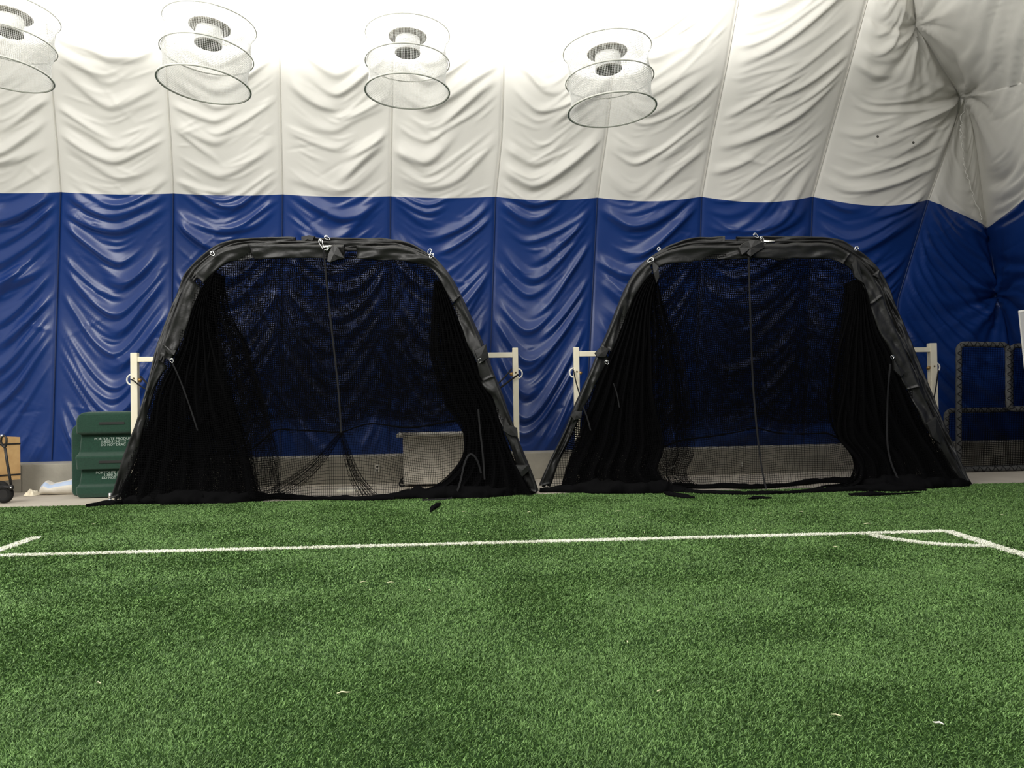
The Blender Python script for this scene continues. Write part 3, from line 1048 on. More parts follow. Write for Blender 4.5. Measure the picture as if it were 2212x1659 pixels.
def tab(c, pxs, off, name='loose_flap', th=.03):
    """folded vinyl flap traced as a thick slab"""
    Q = [c.tz(x, y, off) for x, y in pxs]
    n_ = len(Q)
    Q = np.array(Q)
    ctr = Q.mean(0)
    ring1 = c.w(Q[:, 0], np.maximum(Q[:, 1], .02), c.hg(off, Q[:, 1]))
    ring2 = c.w(ctr[0] + (Q[:, 0] - ctr[0]) * .93, np.maximum(ctr[1] + (Q[:, 1] - ctr[1]) * .93, .02), c.hg(off, Q[:, 1]) + th + .012 * np.sin(np.arange(n_) * 2.2))
    cc = c.w(ctr[0], ctr[1], c.hg(off, ctr[1]) + th * 1.5)
    ring0 = c.w(Q[:, 0], np.maximum(Q[:, 1], .02), c.hg(off, Q[:, 1]) - .02)
    V = np.concatenate([ring0, ring1, ring2, cc[None]])
    F = [list(range(n_))[::-1]]
    for a_ in (0, n_):
        F += [[a_ + i, a_ + (i + 1) % n_, a_ + n_ + (i + 1) % n_, a_ + n_ + i] for i in range(n_)]
    F += [[2 * n_ + i, 2 * n_ + (i + 1) % n_, 3 * n_] for i in range(n_)]
    return mk(name, V, F, M['vinyl'], c.root, False)


tab(c1, [(706, 566), (714, 568), (731, 561), (745, 559), (730, 533), (722, 528), (716, 535), (710, 548)], .13)
tab(c1, [(651, 527), (651, 512), (668, 508), (681, 511), (676, 522), (664, 524)], -.6)
tab(c1, [(351, 741), (370, 755), (382, 757), (378, 768), (366, 765), (352, 752)], .13)
tab(c1, [(1024, 757), (1050, 743), (1056, 772), (1040, 785), (1031, 774)], .13)
tab(c1, [(1090, 900), (1100, 918), (1117, 924), (1119, 945), (1100, 940), (1086, 930)], .13)
tab(c1, [(1112, 1004), (1140, 1004), (1144, 1016), (1128, 1030), (1118, 1024)], .12)
# feet
for px, py in ((238, 1086), (1155, 1063)):
    P = gnd(px, py, 0)
    MB().tube([P + np.array([0, 0, .0]), P + np.array([0, 0, .06])], .034, 12).tube([P + np.array([0, 0, .05]), P + np.array([.0, 0, .16])], .024, 12).build('arch_foot', M['chrome'], c1.root)

# ---- second (right) cage
c2 = Cage('batting_cage', 'black batting cage folded against the wall, right one beside the padded screens', (1168, 1061), (2096, 1049.5), 8)
o2 = [(1164, 1048), (1187, 994), (1214.6, 941.6), (1232, 897), (1252, 849.6), (1269, 815), (1281.8, 783), (1290, 762), (1299, 748.6), (1314, 714), (1329, 676.5), (1344, 639), (1356, 609), (1378.7, 579.5), (1404, 561),
      (1423.5, 551), (1448, 539.7), (1480.7, 532), (1540, 531), (1597.5, 531), (1660, 528), (1740, 525), (1795, 526), (1830, 545), (1864.6, 572), (1894.6, 615), (1912, 662), (1934.5, 714.6),
      (1959.5, 772), (1979, 822), (1998, 868), (2020, 912), (2042, 962), (2066, 1015), (2090, 1046)]
i2 = [(1187, 1045), (1202, 1003.8), (1217, 969), (1239.5, 926.7), (1259.4, 884), (1284, 833), (1304, 796), (1321.6, 758.5), (1344, 706), (1361, 661.6), (1376, 629), (1404, 594), (1414, 580), (1445, 571), (1480.7, 564.6), (1540, 561), (1615, 559),
      (1660, 560), (1780, 558.6), (1810, 567), (1832, 578), (1848, 600), (1866, 620), (1879.6, 674.7), (1899.6, 722), (1914.6, 750), (1929.5, 775), (1947, 820), (1967, 862), (1992, 910), (2014, 955),
      (2037, 992), (2060, 1040)]
b2 = [(1172, 1044), (1192, 990), (1218, 935), (1238, 890), (1258, 840), (1275, 800), (1290, 762), (1302, 738), (1322, 690), (1340, 645), (1358, 605), (1381, 572), (1416, 546), (1448, 529), (1485.7, 514.5), (1540, 512), (1597.5, 511), (1660, 511), (1800, 512.5),
      (1819.7, 521), (1849.7, 539), (1879.6, 561), (1899.6, 585), (1917, 617), (1932, 660), (1952, 704.6), (1969.5, 749.5), (1984.5, 785), (2014.4, 858), (2034.3, 909), (2056.8, 959), (2079, 1014), (2097, 1046)]
zb2 = [(1380, 985), (1420, 972), (1450, 958), (1478, 949), (1538, 943), (1610, 930), (1633, 922), (1660, 932), (1700, 938), (1750, 937), (1792, 935), (1815, 950), (1880, 975)]
dl2 = ([(1215, 1052), (1222, 1020), (1236, 985), (1250, 950), (1262, 915), (1276, 880), (1290, 840), (1306, 800), (1321.6, 760), (1344, 706), (1361, 661.6), (1376, 629), (1396, 600), (1410, 585)],
       [(1475, 1062), (1448, 1045), (1428, 1033), (1416, 1012), (1426, 985), (1432, 960), (1428, 940), (1420, 900), (1412, 840), (1405, 780), (1402, 720), (1404, 660), (1412, 620), (1422, 590)])
dr2 = ([(1760, 1058), (1815, 1046), (1838, 1034), (1848, 1010), (1845, 990), (1828, 968), (1812, 950), (1808, 920), (1816, 870), (1826, 810), (1836, 750), (1844, 690), (1848, 640), (1850, 600)],
       [(2085, 1048), (2060, 1032), (2037, 990), (2014, 950), (1992, 907), (1967, 857), (1947, 814), (1929.5, 769.5), (1914.6, 747), (1899.6, 722), (1885, 680), (1876, 645), (1868, 622), (1858, 605)])
full_cage(c2, o2, i2, b2, [(0.0, .215), (.22, .355), (.362, .505), (.51, .64), (.645, .715), (.72, .85), (.855, 1.0)], None, dl2, dr2, zb2)
ground_bunch(c2, [(1166, 1058), (1220, 1058), (1280, 1060), (1340, 1061), (1400, 1061), (1440, 1058), (1480, 1060)], [.05, .10, .17, .20, .2, .16, .06], flat=.85)
ground_bunch(c2, [(1455, 1047), (1510, 1051), (1560, 1048), (1600, 1052), (1660, 1050), (1720, 1044), (1790, 1036), (1850, 1042)], [.06, .05, .07, .05, .05, .06, .08, .1], flat=.8)
ground_bunch(c2, [(1440, 1056), (1520, 1063), (1600, 1066), (1680, 1064), (1760, 1060), (1850, 1057), (1920, 1058), (2000, 1057)], [.1, .05, .045, .045, .05, .08, .12, .03], flat=.8)
ground_bunch(c2, [(1845, 1048), (1900, 1050), (1960, 1050), (2020, 1049), (2090, 1046)], [.12, .2, .2, .18, .08], flat=.9)
ground_bunch(c2, [(1440, 1064), (1465, 1070), (1492, 1073), (1501, 1073)], [.05, .10, .09, .02], 'loose_net', flat=.55, n=40)
ground_bunch(c2, [(1834, 1067), (1856, 1067), (1884, 1068), (1930, 1066), (1990, 1062)], [.04, .09, .03, .015, .01], 'loose_net', flat=.55, n=60)
c2.webbing([(1617, 556, .18), (1619, 620, .15), (1622, 720, .13), (1626, 830, .13), (1634, 920, .13), (1642, 990, .14), (1650, 1035, .2), (1656, 1060, .32)], 0, .028, 'pull_cord')
ground_bunch(c2, [(1619, 1076), (1636, 1074), (1655, 1075), (1667, 1074)], [.02, .05, .04, .015], 'strap_knot', flat=.6, n=30)
c2.webbing([(1923, 786, .2), (1918, 840, .2), (1916, 900, .2), (1916, 960, .22), (1924, 1000, .24), (1941, 1037, .3)], 0, .028, 'tie_strap')
c2.webbing([(1259, 878, .16), (1268, 900, .16), (1276, 930, .16)], 0, .024, 'tie_strap')
c2.webbing([(1325, 828, .16), (1333, 850, .16), (1338, 880, .16)], 0, .018, 'tie_strap')
for (px, py, a, L) in [(1633, 509, 2.4, .10), (1648, 519, 2.2, .14), (1405, 562, .5, .12), (1850, 537, .9, .08), (1311, 783, 2.0, .07), (1928, 772, 1.3, .06), (1423, 538, .6, .06), (2022, 918, 2.0, .1)]:
    c2.hook(px, py, .16 if py > 545 else -.3, a, L)
a, b = c2.tz(1650, 522, -.2), c2.tz(1673, 522.5, -.2)
MB().tube([c2.w(a[0], a[1], c2.hg(-.2, a[1])), c2.w(b[0], b[1], c2.hg(-.2, b[1]))], .026, 10).build('bare_pipe', M['chrome'], c2.root, label='short bright bare pipe between the sleeves')
tab(c2, [(1594, 536), (1602, 527), (1616, 520), (1630, 518), (1648, 522), (1652, 535), (1634, 546), (1620, 556), (1612, 548), (1600, 552)], .12)
tab(c2, [(1408, 562), (1411, 590), (1418, 613), (1424, 600), (1422, 575)], .05)
tab(c2, [(1284, 763), (1298, 748), (1317, 753), (1308, 772), (1290, 772)], .13)
tab(c2, [(1845, 600), (1864, 614), (1856, 575), (1848, 556), (1838, 570)], .12)
tab(c2, [(1884, 595), (1896, 602), (1902, 585), (1898, 583)], .02)
tab(c2, [(1930, 800), (1928, 775), (1940, 790), (1955, 805), (1945, 815)], .12)
tab(c2, [(1232, 898), (1240, 888), (1258, 888), (1256, 903), (1240, 908)], .12)
tab(c2, [(2000, 915), (2020, 900), (2036, 935), (2030, 960), (2012, 945)], .13)

# ------------------------------------------------------------------ cream steel post stands


def post_stand(label, x0, x1, ytop, arm_x, ya0, ya1, ring_side, Y, group, rope):
    P0, P1 = at_y(x0, ytop, Y), at_y(x1, ytop, Y)
    zt = P0[2]
    w_ = P1[0] - P0[0]
    xc = 0.5 * (P0[0] + P1[0])
    root = thing('post_stand', label, 'post', (xc, Y, 0), group)
    MB().box(xc - w_ / 2, xc + w_ / 2, Y, Y + w_, 0.012, zt, .012).build('post', M['cream'], root, False)
    MB().box(xc - w_ * 1.5, xc + w_ * 1.5, Y - w_ * .6, Y + w_ * 1.6, 0, .014, .004).build('base_plate', M['cream'], root, False)
    xa = at_y(arm_x, 0.5 * (ya0 + ya1), Y)[0]
    za1, za0 = at_y(x0, ya0, Y)[2], at_y(x0, ya1, Y)[2]
    lo, hi = sorted((xa, xc - w_ / 2 if xa < xc else xc + w_ / 2))
    MB().box(lo, hi, Y + .01, Y + .09, za0, za1, .008).build('arm', M['cream'], root, False)
    zr = za0 - .30
    sx = -1 if ring_side < 0 else 1
    th = np.linspace(-math.pi / 2, math.pi / 2, 14)
    cxr = xc + sx * w_ / 2
    ring = [(cxr + sx * .075 * math.cos(q), Y + .05, zr + .085 * math.sin(q)) for q in th]
    MB().tube(ring, .014, 8).build('rope_hook', M['white_plastic'], root, label='white half-round hook')
    MB().tube([(xc, Y - .012, zr + .02), (xc, Y + .01, zr + .02)], .016, 8).build('bolt', M['bolt'], root)
    MB().tube([(xc - sx * w_ / 2, Y + .05, zr - .0), (xc - sx * (w_ / 2 + .05), Y + .04, zr - .02)], .032, 10).build('pulley', M['brass'], root, label='small brass pulley')
    # lashing ropes from the hook and the pulley toward the cage
    q = [at_y(x, y, yy) for x, y, yy in rope]
    return root


GP = 'cream posts beside the cages'
post_stand('cream steel post with side arm standing behind the green pitching mound', 281, 296, 762, 345, 771, 782, -1, 14.38, GP, [])
post_stand('cream steel post in the gap between cages, nearer the left cage', 1107, 1119, 751, 1040, 761, 772, 1, 15.0, GP, [])
post_stand('cream steel post in the gap between cages, nearer the right cage', 1239, 1251, 750, 1300, 759, 770, -1, 15.0, GP, [])
post_stand('cream steel post with side arm standing beside the padded screens', 2010, 2024, 741, 1955, 750, 760, 1, 15.0, GP, [])


def rope(c, pts, r, name='lashing_rope'):
    P = smooth_path(np.array([at_y(x, y, Y) for x, y, Y in pts]), 24, 2)
    return MB().tube(P, r, 6).build(name, M['strap'], c.root)


rope(c1, [(282, 819, 14.33), (290, 823, 14.30), (300, 832, 14.28), (318, 842, 14.2)], .011)
rope(c1, [(303, 813, 14.33), (310, 820, 14.3), (319, 830, 14.2)], .014)
rope(c1, [(1120, 809, 14.9), (1108, 817, 14.9), (1080, 838, 14.6)], .018)
rope(c1, [(1105, 797, 14.95), (1092, 813, 14.8), (1075, 830, 14.6)], .014)
rope(c2, [(1239, 800, 14.95), (1244, 825, 14.9), (1252, 852, 14.6)], .012)
rope(c2, [(2027, 800, 14.9), (2020, 850, 14.6), (2010, 892, 14.2), (2004, 915, 14.0)], .012)

# ------------------------------------------------------------------ padded protective screens at the right


def l_screen(label, Y, pts, rad, px_ctr):
    W = [at_y(x, y, Y) for x, y in pts]
    W = np.array(W)
    W[:, 2] = np.maximum(W[:, 2], rad)
    base = (W[:, 0].mean(), Y, 0)
    root = thing('l_screen', label, 'pitching screen', base)
    # rounded corners
    out = []
    m = len(W)
    for i in range(m):
        p, c_, n_ = W[i - 1], W[i], W[(i + 1) % m]
        rr = .14
        a_ = c_ + (p - c_) / np.linalg.norm(p - c_) * rr
        b_ = c_ + (n_ - c_) / np.linalg.norm(n_ - c_) * rr
        for t in np.linspace(0, 1, 7):
            out.append((1 - t) ** 2 * a_ + 2 * t * (1 - t) * c_ + t * t * b_)
        d = n_ + (c_ - n_) / np.linalg.norm(c_ - n_) * rr - b_
        for t in np.linspace(0, 1, 26)[1:-1]:
            out.append(b_ + d * t)
    out = np.array(out)
    V, F = tube_np(out, rad * (1 + .08 * noise(np.arange(len(out)) * .9, 0, 1.0)), 10, True)
    fr = mk('padded_frame', V, F, M['grey_foam'], root)
    # black lacing spiralling round the padding
    T = np.roll(out, -1, 0) - np.roll(out, 1, 0)
    T /= np.linalg.norm(T, axis=1)[:, None]
    A = np.tile(np.array([0, -1.0, 0]), (len(out), 1))
    B = np.cross(T, A)
    s_ = np.concatenate([[0], np.cumsum(np.linalg.norm(np.diff(out, axis=0), axis=1))])
    fine = np.linspace(0, s_[-1], 900)
    po = np.stack([np.interp(fine, s_, out[:, k]) for k in range(3)], 1)
    bb = np.stack([np.interp(fine, s_, B[:, k]) for k in range(3)], 1)
    an = fine / .16 * 2 * math.pi
    lac = po + (np.array([0, -1.0, 0])[None] * (np.abs(np.cos(an)) * .6 + .5)[:, None] + bb * (.75 * np.sin(an))[:, None]) * rad * 1.02
    mk('lacing', *strands([lac], .007, 4), M['strap'], fr)
    # net filling the frame
    lo, hi = W.min(0), W.max(0)
    cell = .036
    xs, zs = np.arange(lo[0], hi[0], cell), np.arange(.03, hi[2], cell)
    X, Z = np.meshgrid(xs, zs, indexing='ij')
    poly = W[:, [0, 2]]
    inside = np.zeros(X.shape, bool)
    for (xa, za), (xb, zb_) in zip(poly, np.roll(poly, -1, 0)):
        cond = ((za > Z) != (zb_ > Z)) & (X < (xb - xa) * (Z - za) / (zb_ - za + 1e-12) + xa)
        inside ^= cond
    Yv = Y + .06 * noise(X * 1.2, Z * .9, Y) + .02
    dz = .05 * noise(X * 1.5 + 4, Z * 1.1, Y + 2)
    P = np.stack([X, Yv, np.maximum(Z + dz, .015)], -1)
    lines = []
    for arr, msk in ((P, inside), (np.swapaxes(P, 0, 1), inside.T)):
        for i in range(len(arr)):
            idx = np.flatnonzero(np.diff(np.concatenate([[0], msk[i].astype(int), [0]])))
            for a_, b_ in zip(idx[::2], idx[1::2]):
                if b_ - a_ > 2:
                    lines.append(arr[i][a_:b_])
    mk('screen_net', *strands(lines, .0042, 3), M['net'], root)
    return root


l_screen('grey padded L-shaped screen with its tall side next to the right cage', 15.1, [(2071, 1030), (2071, 743), (2178, 745), (2178, 884), (2330, 880), (2330, 1026)], .055, 0)
l_screen('grey padded L-shaped screen behind another, its low side next to the right cage', 15.4, [(2044, 1024), (2044, 887), (2183, 885), (2183, 747), (2330, 748), (2330, 1022)], .05, 0)

# white board leaning at the right edge
rt = thing('white_board', 'white board leaning at the far right edge above the screens', 'board', at_y(2240, 860, 14.15) * np.array([1, 1, 0]))
q = [at_y(2203, 674, 14.2), at_y(2230, 670, 14.2), at_y(2256, 1052, 14.1), at_y(2240, 1052, 14.1)]
q[2][2] = q[3][2] = 0.0
V = [p for p in q] + [p + np.array([0, .04, 0]) for p in q]
mk('panel', V, [[0, 1, 2, 3], [7, 6, 5, 4], [0, 4, 5, 1], [1, 5, 6, 2], [2, 6, 7, 3], [3, 7, 4, 0]], M['white_plastic'], rt, False)
MB().tube([q[0] + np.array([0, .02, 0]), q[1] + np.array([0, .02, 0])], .03, 8).build('rounded_rim', M['white_plastic'], rt)

# ------------------------------------------------------------------ green pitching mounds stood on edge


def mound(name, label, x0, x1, yb, ytop, Yf, tiers=True, text=True):
    B0 = gnd(x0, yb)
    Yb = B0[1] if Yf is None else Yf
    xl, xr = at_y(x0, 1000, Yb)[0], at_y(x1, 1000, Yb)[0]
    zt = at_y(0.5 * (x0 + x1), ytop, Yb)[2]
    root = thing(name, label, 'pitching mound', ((xl + xr) / 2, Yb + .3, 0))
    z = lambda py: max(0.0, at_y(225, py, Yb)[2])
    # stepped profile, protrusion toward the camera by height
    prof = [(0.0, .10), (.015, .02), (z(1066), -.005), (z(1053), 0.0), (z(1049), .05), (z(1046), .09), (z(1030), .13), (z(1014.5), .15), (z(1012.5), .02), (z(988), -.01), (z(985), .0), (z(980), .06),
            (z(976), .10), (z(955), .13), (z(939), .15), (z(936), .03), (z(932), .015), (z(905), .02), (zt - .05, .03), (zt - .012, .06), (zt, .14)]
    if not tiers:
        prof = [(0, .06), (.02, 0), (zt - .2, 0), (zt - .08, .03), (zt, .12)]
    zs = np.array([p[0] for p in prof])
    ds = np.array([p[1] for p in prof])
    zz = np.sort(np.unique(np.concatenate([zs, np.linspace(0, zt, 60)])))
    dd = np.interp(zz, zs, ds)
    nx = 40
    sx = np.linspace(-1, 1, nx)
    sx = np.sign(sx) * (1 - (1 - np.abs(sx)) ** 1.6)
    Wd = (xr - xl) / 2
    V = []
    for zi, di in zip(zz, dd):
        rc = .16
        up_, dn = max(0, zi - (zt - rc)), max(0, rc * .8 - zi)
        sh = rc - math.sqrt(max(0, rc * rc - up_ * up_)) if up_ > 0 else 0
        sh += (rc * .8 - math.sqrt(max(0, (rc * .8) ** 2 - dn * dn))) * .6 if dn > 0 else 0
        tier = .03 * di / .15 if tiers else 0
        for s_ in sx:
            e_ = max(0, abs(s_) - .93) / .07
            V.append(((xl + xr) / 2 + s_ * (Wd - sh - tier), Yb + di + .10 * e_ ** 2, zi))
    R = len(zz)
    front = len(V)
    for zi, di in zip(zz, dd):
        rc = .16
        up_ = max(0, zi - (zt - rc))
        sh = rc - math.sqrt(max(0, rc * rc - up_ * up_)) if up_ > 0 else 0
        for s_ in sx:
            V.append(((xl + xr) / 2 + s_ * (Wd - sh), Yb + .38, zi))
    F = []
    for i in range(R - 1):
        for j in range(nx - 1):
            F.append((i * nx + j, i * nx + j + 1, (i + 1) * nx + j + 1, (i + 1) * nx + j))
            F.append((front + i * nx + j + 1, front + i * nx + j, front + (i + 1) * nx + j, front + (i + 1) * nx + j + 1))
        for j, (p, q_) in ((0, (0, 1)), (nx - 1, (1, 0))):
            a_, b_ = i * nx + j, (i + 1) * nx + j
            F.append((a_, b_, b_ + front, a_ + front) if j == 0 else (b_, a_, a_ + front, b_ + front))
    for j in range(nx - 1):
        a_ = (R - 1) * nx + j
        F.append((a_, a_ + 1, a_ + 1 + front, a_ + front))
        F.append((j + 1, j, j + front, j + 1 + front))
    body = mk('body', V, F, M['green_pile'], root, True)
    if text:
        for lines, scl in (([('PORTOLITE PRODUCTS', 247, 950, .062), ('1-800-313-0112', 244, 956.5, .062), ('DO NOT DRAG', 244, 963, .056)], 1), ([('PORTOLITE PRODUCTS', 250, 1023, .062), ('1-800-313-0112', 250, 1028.5, .062), ('DO NOT DRAG', 246, 1034, .056)], 1)):
            Vt, Ft = [], []
            for txt, px, py, size in lines:
                cu = bpy.data.curves.new('t', 'FONT')
                cu.body = txt
                cu.size = size
                cu.align_x = 'CENTER'
                cu.extrude = .002
                cu.resolution_u = 3
                to = bpy.data.objects.new('t', cu)
                COL.objects.link(to)
                dg = bpy.context.evaluated_depsgraph_get()
                me = bpy.data.meshes.new_from_object(to.evaluated_get(dg))
                P = at_y(px, py, Yb + .1)
                b_ = len(Vt)
                for v in me.vertices:
                    zq = P[2] + v.co.y
                    Vt.append((P[0] + v.co.x * 1.05, Yb + float(np.interp(zq, zz, dd)) - .006 + v.co.z, zq))
                Ft += [tuple(b_ + i for i in p.vertices) for p in me.polygons]
                bpy.data.objects.remove(to)
                bpy.data.meshes.remove(me)
                bpy.data.curves.remove(cu)
            mk('lettering', Vt, Ft, M['letter'], body, False, label='grey stencilled maker name and phone lines')
        for (px0, px1, py0, py1) in ((213, 268, 911, 918), (213, 268, 994, 1001)):
            a_, b_ = at_y(px0, py1, Yb), at_y(px1, py0, Yb)
            zc = (a_[2] + b_[2]) / 2
            dy = float(np.interp(zc, zz, dd))
            MB().box(a_[0], b_[0], Yb + dy - .008, Yb + dy + .02, a_[2], b_[2], .006).build('recess_shade_strip', M['dark_patch'], root, False)  # black strip put in for the shade inside the handle recess
    return root


mound('pitching_mound', 'green carpeted pitching mound stood on edge, front one with stencilled lettering', 160, 306, 1077.5, 889, None)
mound('pitching_mound', 'green pitching mound behind the lettered one, only its left edge showing', 151, 288, 1072, 912, gnd(160, 1077.5)[1] + .40, False, False)

# ------------------------------------------------------------------ wagon at the left edge
YW = 14.15
Fh = np.array([math.sin(YAW), math.cos(YAW), 0])
wu = -(_R0 * math.cos(math.radians(50)) + Fh * math.sin(math.radians(50)))   # along the board, toward the camera and left
wn = -_R0 * math.sin(math.radians(50)) + Fh * math.cos(math.radians(50))
wz = np.array([0, 0, 1.0])
_q = CAM + ray(44, 1000) / FPX * 14.55
wO = np.array([_q[0], _q[1], 0])
zf = lambda py: float((CAM + ray(44, py) / FPX * 14.55)[2])
xw = lambda px: at_y(px, 1000, YW)[0]
wc = wO + wu * .6 + wn * .3
wag = thing('garden_wagon', 'plywood-sided garden wagon with a black pull handle at the left edge', 'wagon', wc)
zb0, zt0 = zf(1033), zf(944)
MB().frame_box(wO, wu, wn, wz, 0, 1.2, 0, .022, zb0, zt0, .004).build('side_board', M['ply'], wag, False)
MB().frame_box(wO, wu, wn, wz, 0, 1.2, .60, .622, zb0, zt0, .004).build('side_board', M['ply'], wag, False)
MB().frame_box(wO, wu, wn, wz, 0, .022, .022, .60, zb0, zt0, .004).build('end_board', M['ply'], wag, False)
MB().frame_box(wO, wu, wn, wz, 1.178, 1.2, .022, .60, zb0, zt0, .004).build('end_board', M['ply'], wag, False)
MB().frame_box(wO, wu, wn, wz, 0, 1.2, 0, .622, zb0 - .02, zb0, .004).build('floor_board', M['ply'], wag, False)
fr = MB()
for py in (958, 1024):
    fr.frame_box(wO, wu, wn, wz, -.004, 1.2, -.014, 0, zf(py) - .012, zf(py) + .012, .003)
for y_ in (.1, .5):
    fr.frame_box(wO, wu, wn, wz, .3, 1.15, y_, y_ + .04, zb0 - .06, zb0 - .02, .003)
fr.build('metal_frame', M['black_metal'], wag, False)
hd = MB()
P = [at_y(25, 1052, YW - .05), at_y(20, 1025, YW - .04), at_y(15, 995, YW - .02), at_y(11, 968, YW)]
hd.tube(P, .022, 8)
loop = [at_y(x, y, YW) for x, y in ((11, 968), (5, 962), (2, 954), (3, 945), (9, 941), (14, 946), (14, 955), (12, 964))]
hd.tube(np.array(loop), .018, 8, closed=True)
hn = hd.build('pull_handle', M['black_metal'], wag)
MB().tube([at_y(4, 939, YW), at_y(4, 943, YW)], .022, 8).build('handle_knob', M['chrome'], hn)
hb = MB()
hb.tube([at_y(24, 1053, YW - .10), at_y(24, 1053, YW + .1)], .045, 12)
hb.tube([at_y(24, 1053, YW), at_y(4, 1052, YW + .1), at_y(-30, 1050, YW + .3)], .022, 8)
hb.build('steering_tongue', M['black_metal'], wag)
MB().tube([at_y(23.5, 1053.5, YW - .115), at_y(23.5, 1053.5, YW - .1)], .015, 8).build('pivot_bolt', M['chrome'], wag)


def wheel(cx_, cz, y_, rad, wd):
    w_ = MB()
    th = np.linspace(0, 2 * math.pi, 36, endpoint=False)
    ring = [(cx_ + (rad - wd / 2) * math.cos(q_), y_, cz + (rad - wd / 2) * math.sin(q_)) for q_ in th]
    w_.tube(ring, wd / 2, 12, closed=True)
    o_ = w_.build('wheel', M['rubber'], wag)
    h_ = MB().tube([(cx_, y_ - wd * .4, cz), (cx_, y_ + wd * .4, cz)], rad * .55, 24)
    h_.build('wheel_hub', M['black_metal'], o_, False)


wr_ = .155
wheel(xw(1), wr_, YW + .1, wr_, .10)
wheel(xw(-60), wr_, YW - .25, wr_, .10)
wheel(xw(-60), wr_, YW + .85, wr_, .10)
wheel(xw(-110), wr_, YW + .55, wr_, .10)

# ------------------------------------------------------------------ white sack lying by the kerb
s0, s1_ = gnd(88, 1063), gnd(170, 1062)
Ys = 15.45
sa, sb = at_y(88, 1060, Ys), at_y(172, 1056, Ys)
root = thing('woven_sack', 'long white sack with a pale blue stripe lying beside the green mounds', 'sack', ((sa[0] + sb[0]) / 2, Ys, 0))
n = 40
K = 20
V = []
mi = []
tt = np.linspace(0, 1, n)
for i, t in enumerate(tt):
    x = sa[0] + (sb[0] - sa[0]) * t
    hgt = np.interp(t, [0, .06, .18, .34, .6, 1], [.015, .09, .13, .10, .125, .15])
    wid = np.interp(t, [0, .06, .2, 1], [.05, .14, .19, .2])
    for k in range(K):
        a_ = 2 * math.pi * k / K
        zz_ = hgt * (1 + math.sin(a_)) + .012 * float(noise(t * 9, math.cos(a_) * 2, math.sin(a_) * 2))
        V.append((x, Ys - wid * math.cos(a_) * (1 if True else 0), max(zz_, 0.002)))
F = []
for i in range(n - 1):
    for k in range(K):
        F.append((i * K + k, i * K + (k + 1) % K, (i + 1) * K + (k + 1) % K, (i + 1) * K + k))
        mi.append(1 if k in (1, 2) else 0)
F += [tuple(range(K))[::-1], tuple((n - 1) * K + k for k in range(K))]
mi += [0, 0]
mk('sack_body', V, F, [M['sack'], M['sack_blue']], root, True, mat_idx=mi)
# crumpled cloth beside it
ca = at_y(56, 1060, Ys - .1)
cb = at_y(82, 1060, Ys - .1)
n = 26
V = []
for i in range(n):
    for j in range(n):
        u, v = i / (n - 1), j / (n - 1)
        x = ca[0] + (cb[0] - ca[0]) * u
        e_ = min(1, 5 * min(u, 1 - u)) * min(1, 5 * min(v, 1 - v))
        z_ = .006 + e_ * (.05 + .05 * math.exp(-((u - .55) / .2) ** 2) + .035 * float(noise(u * 5, v * 4, 1.3)))
        V.append((x, Ys - .24 + .26 * v + .03 * float(noise(u * 6, 3.3, v * 2)), max(z_, .004)))
F = [(i * n + j, (i + 1) * n + j, (i + 1) * n + j + 1, i * n + j + 1) for i in range(n - 1) for j in range(n - 1)]
o = mk('cloth_rag', V, F, M['cloth'], None, True)
tag(o, 'small crumpled cream cloth on the concrete left of the white sack', 'cloth')

# ------------------------------------------------------------------ cart behind the left cage
YC = 15.05
xl, xr = at_y(871, 1000, YC)[0], at_y(1030, 1000, YC)[0]
zt, zb_ = at_y(871, 938, YC)[2], at_y(871, 1053, YC)[2]
zb_ = max(zb_, .05)
cart = thing('storage_cart', 'pale grey storage cart with lid standing behind the left cage net', 'cart', ((xl + xr) / 2, YC + .4, 0))
zm = at_y(871, 998, YC)[2]
MB().box(xl, xr, YC, YC + .75, zb_, zm - .008, .012).box(xl + .006, xr - .006, YC + .008, YC + .74, zm - .01, zm + .01, 0).box(xl, xr, YC, YC + .75, zm + .008, zt - .05, .012).build('body', M['grey_cart'], cart, False)
MB().box(xl - .12, xr + .05, YC - .05, YC + .82, zt - .055, zt, .015).build('lid', M['grey_cart'], cart, False)
for x in (xl - .03, xr - .06):
    for y_ in (YC + .05, YC + .65):
        th = np.linspace(0, 2 * math.pi, 20, endpoint=False)
        cst = MB().tube([(x + .045 * math.cos(q_), y_, .062 + .045 * math.sin(q_)) for q_ in th], .017, 8, closed=True)
        cst.box(x - .012, x + .05, y_ - .03, y_ + .03, .06, zb_ + .02, .004)
        cst.build('caster', M['rubber'], cart)

# home plate lying on the concrete
hp = gnd(752, 1060)
dx = gnd(772, 1060)[0] - gnd(730, 1060)[0]
V = []
shape = [(-.5, .15), (.42, .32), (.9, .02), (.45, -.22), (-.5, -.2)]
ring = [(hp[0] + a_ * dx, hp[1] + b_ * 1.0) for a_, b_ in shape]
for z_ in (0.0, .035):
    V += [(x, y, z_) for x, y in ring]
F = [list(range(5))[::-1], list(range(5, 10))] + [[i, (i + 1) % 5, 5 + (i + 1) % 5, 5 + i] for i in range(5)]
o = mk('home_plate', V, F, M['rubber_white'], None, False)
tag(o, 'white rubber home plate on the concrete behind the left cage net', 'base plate')

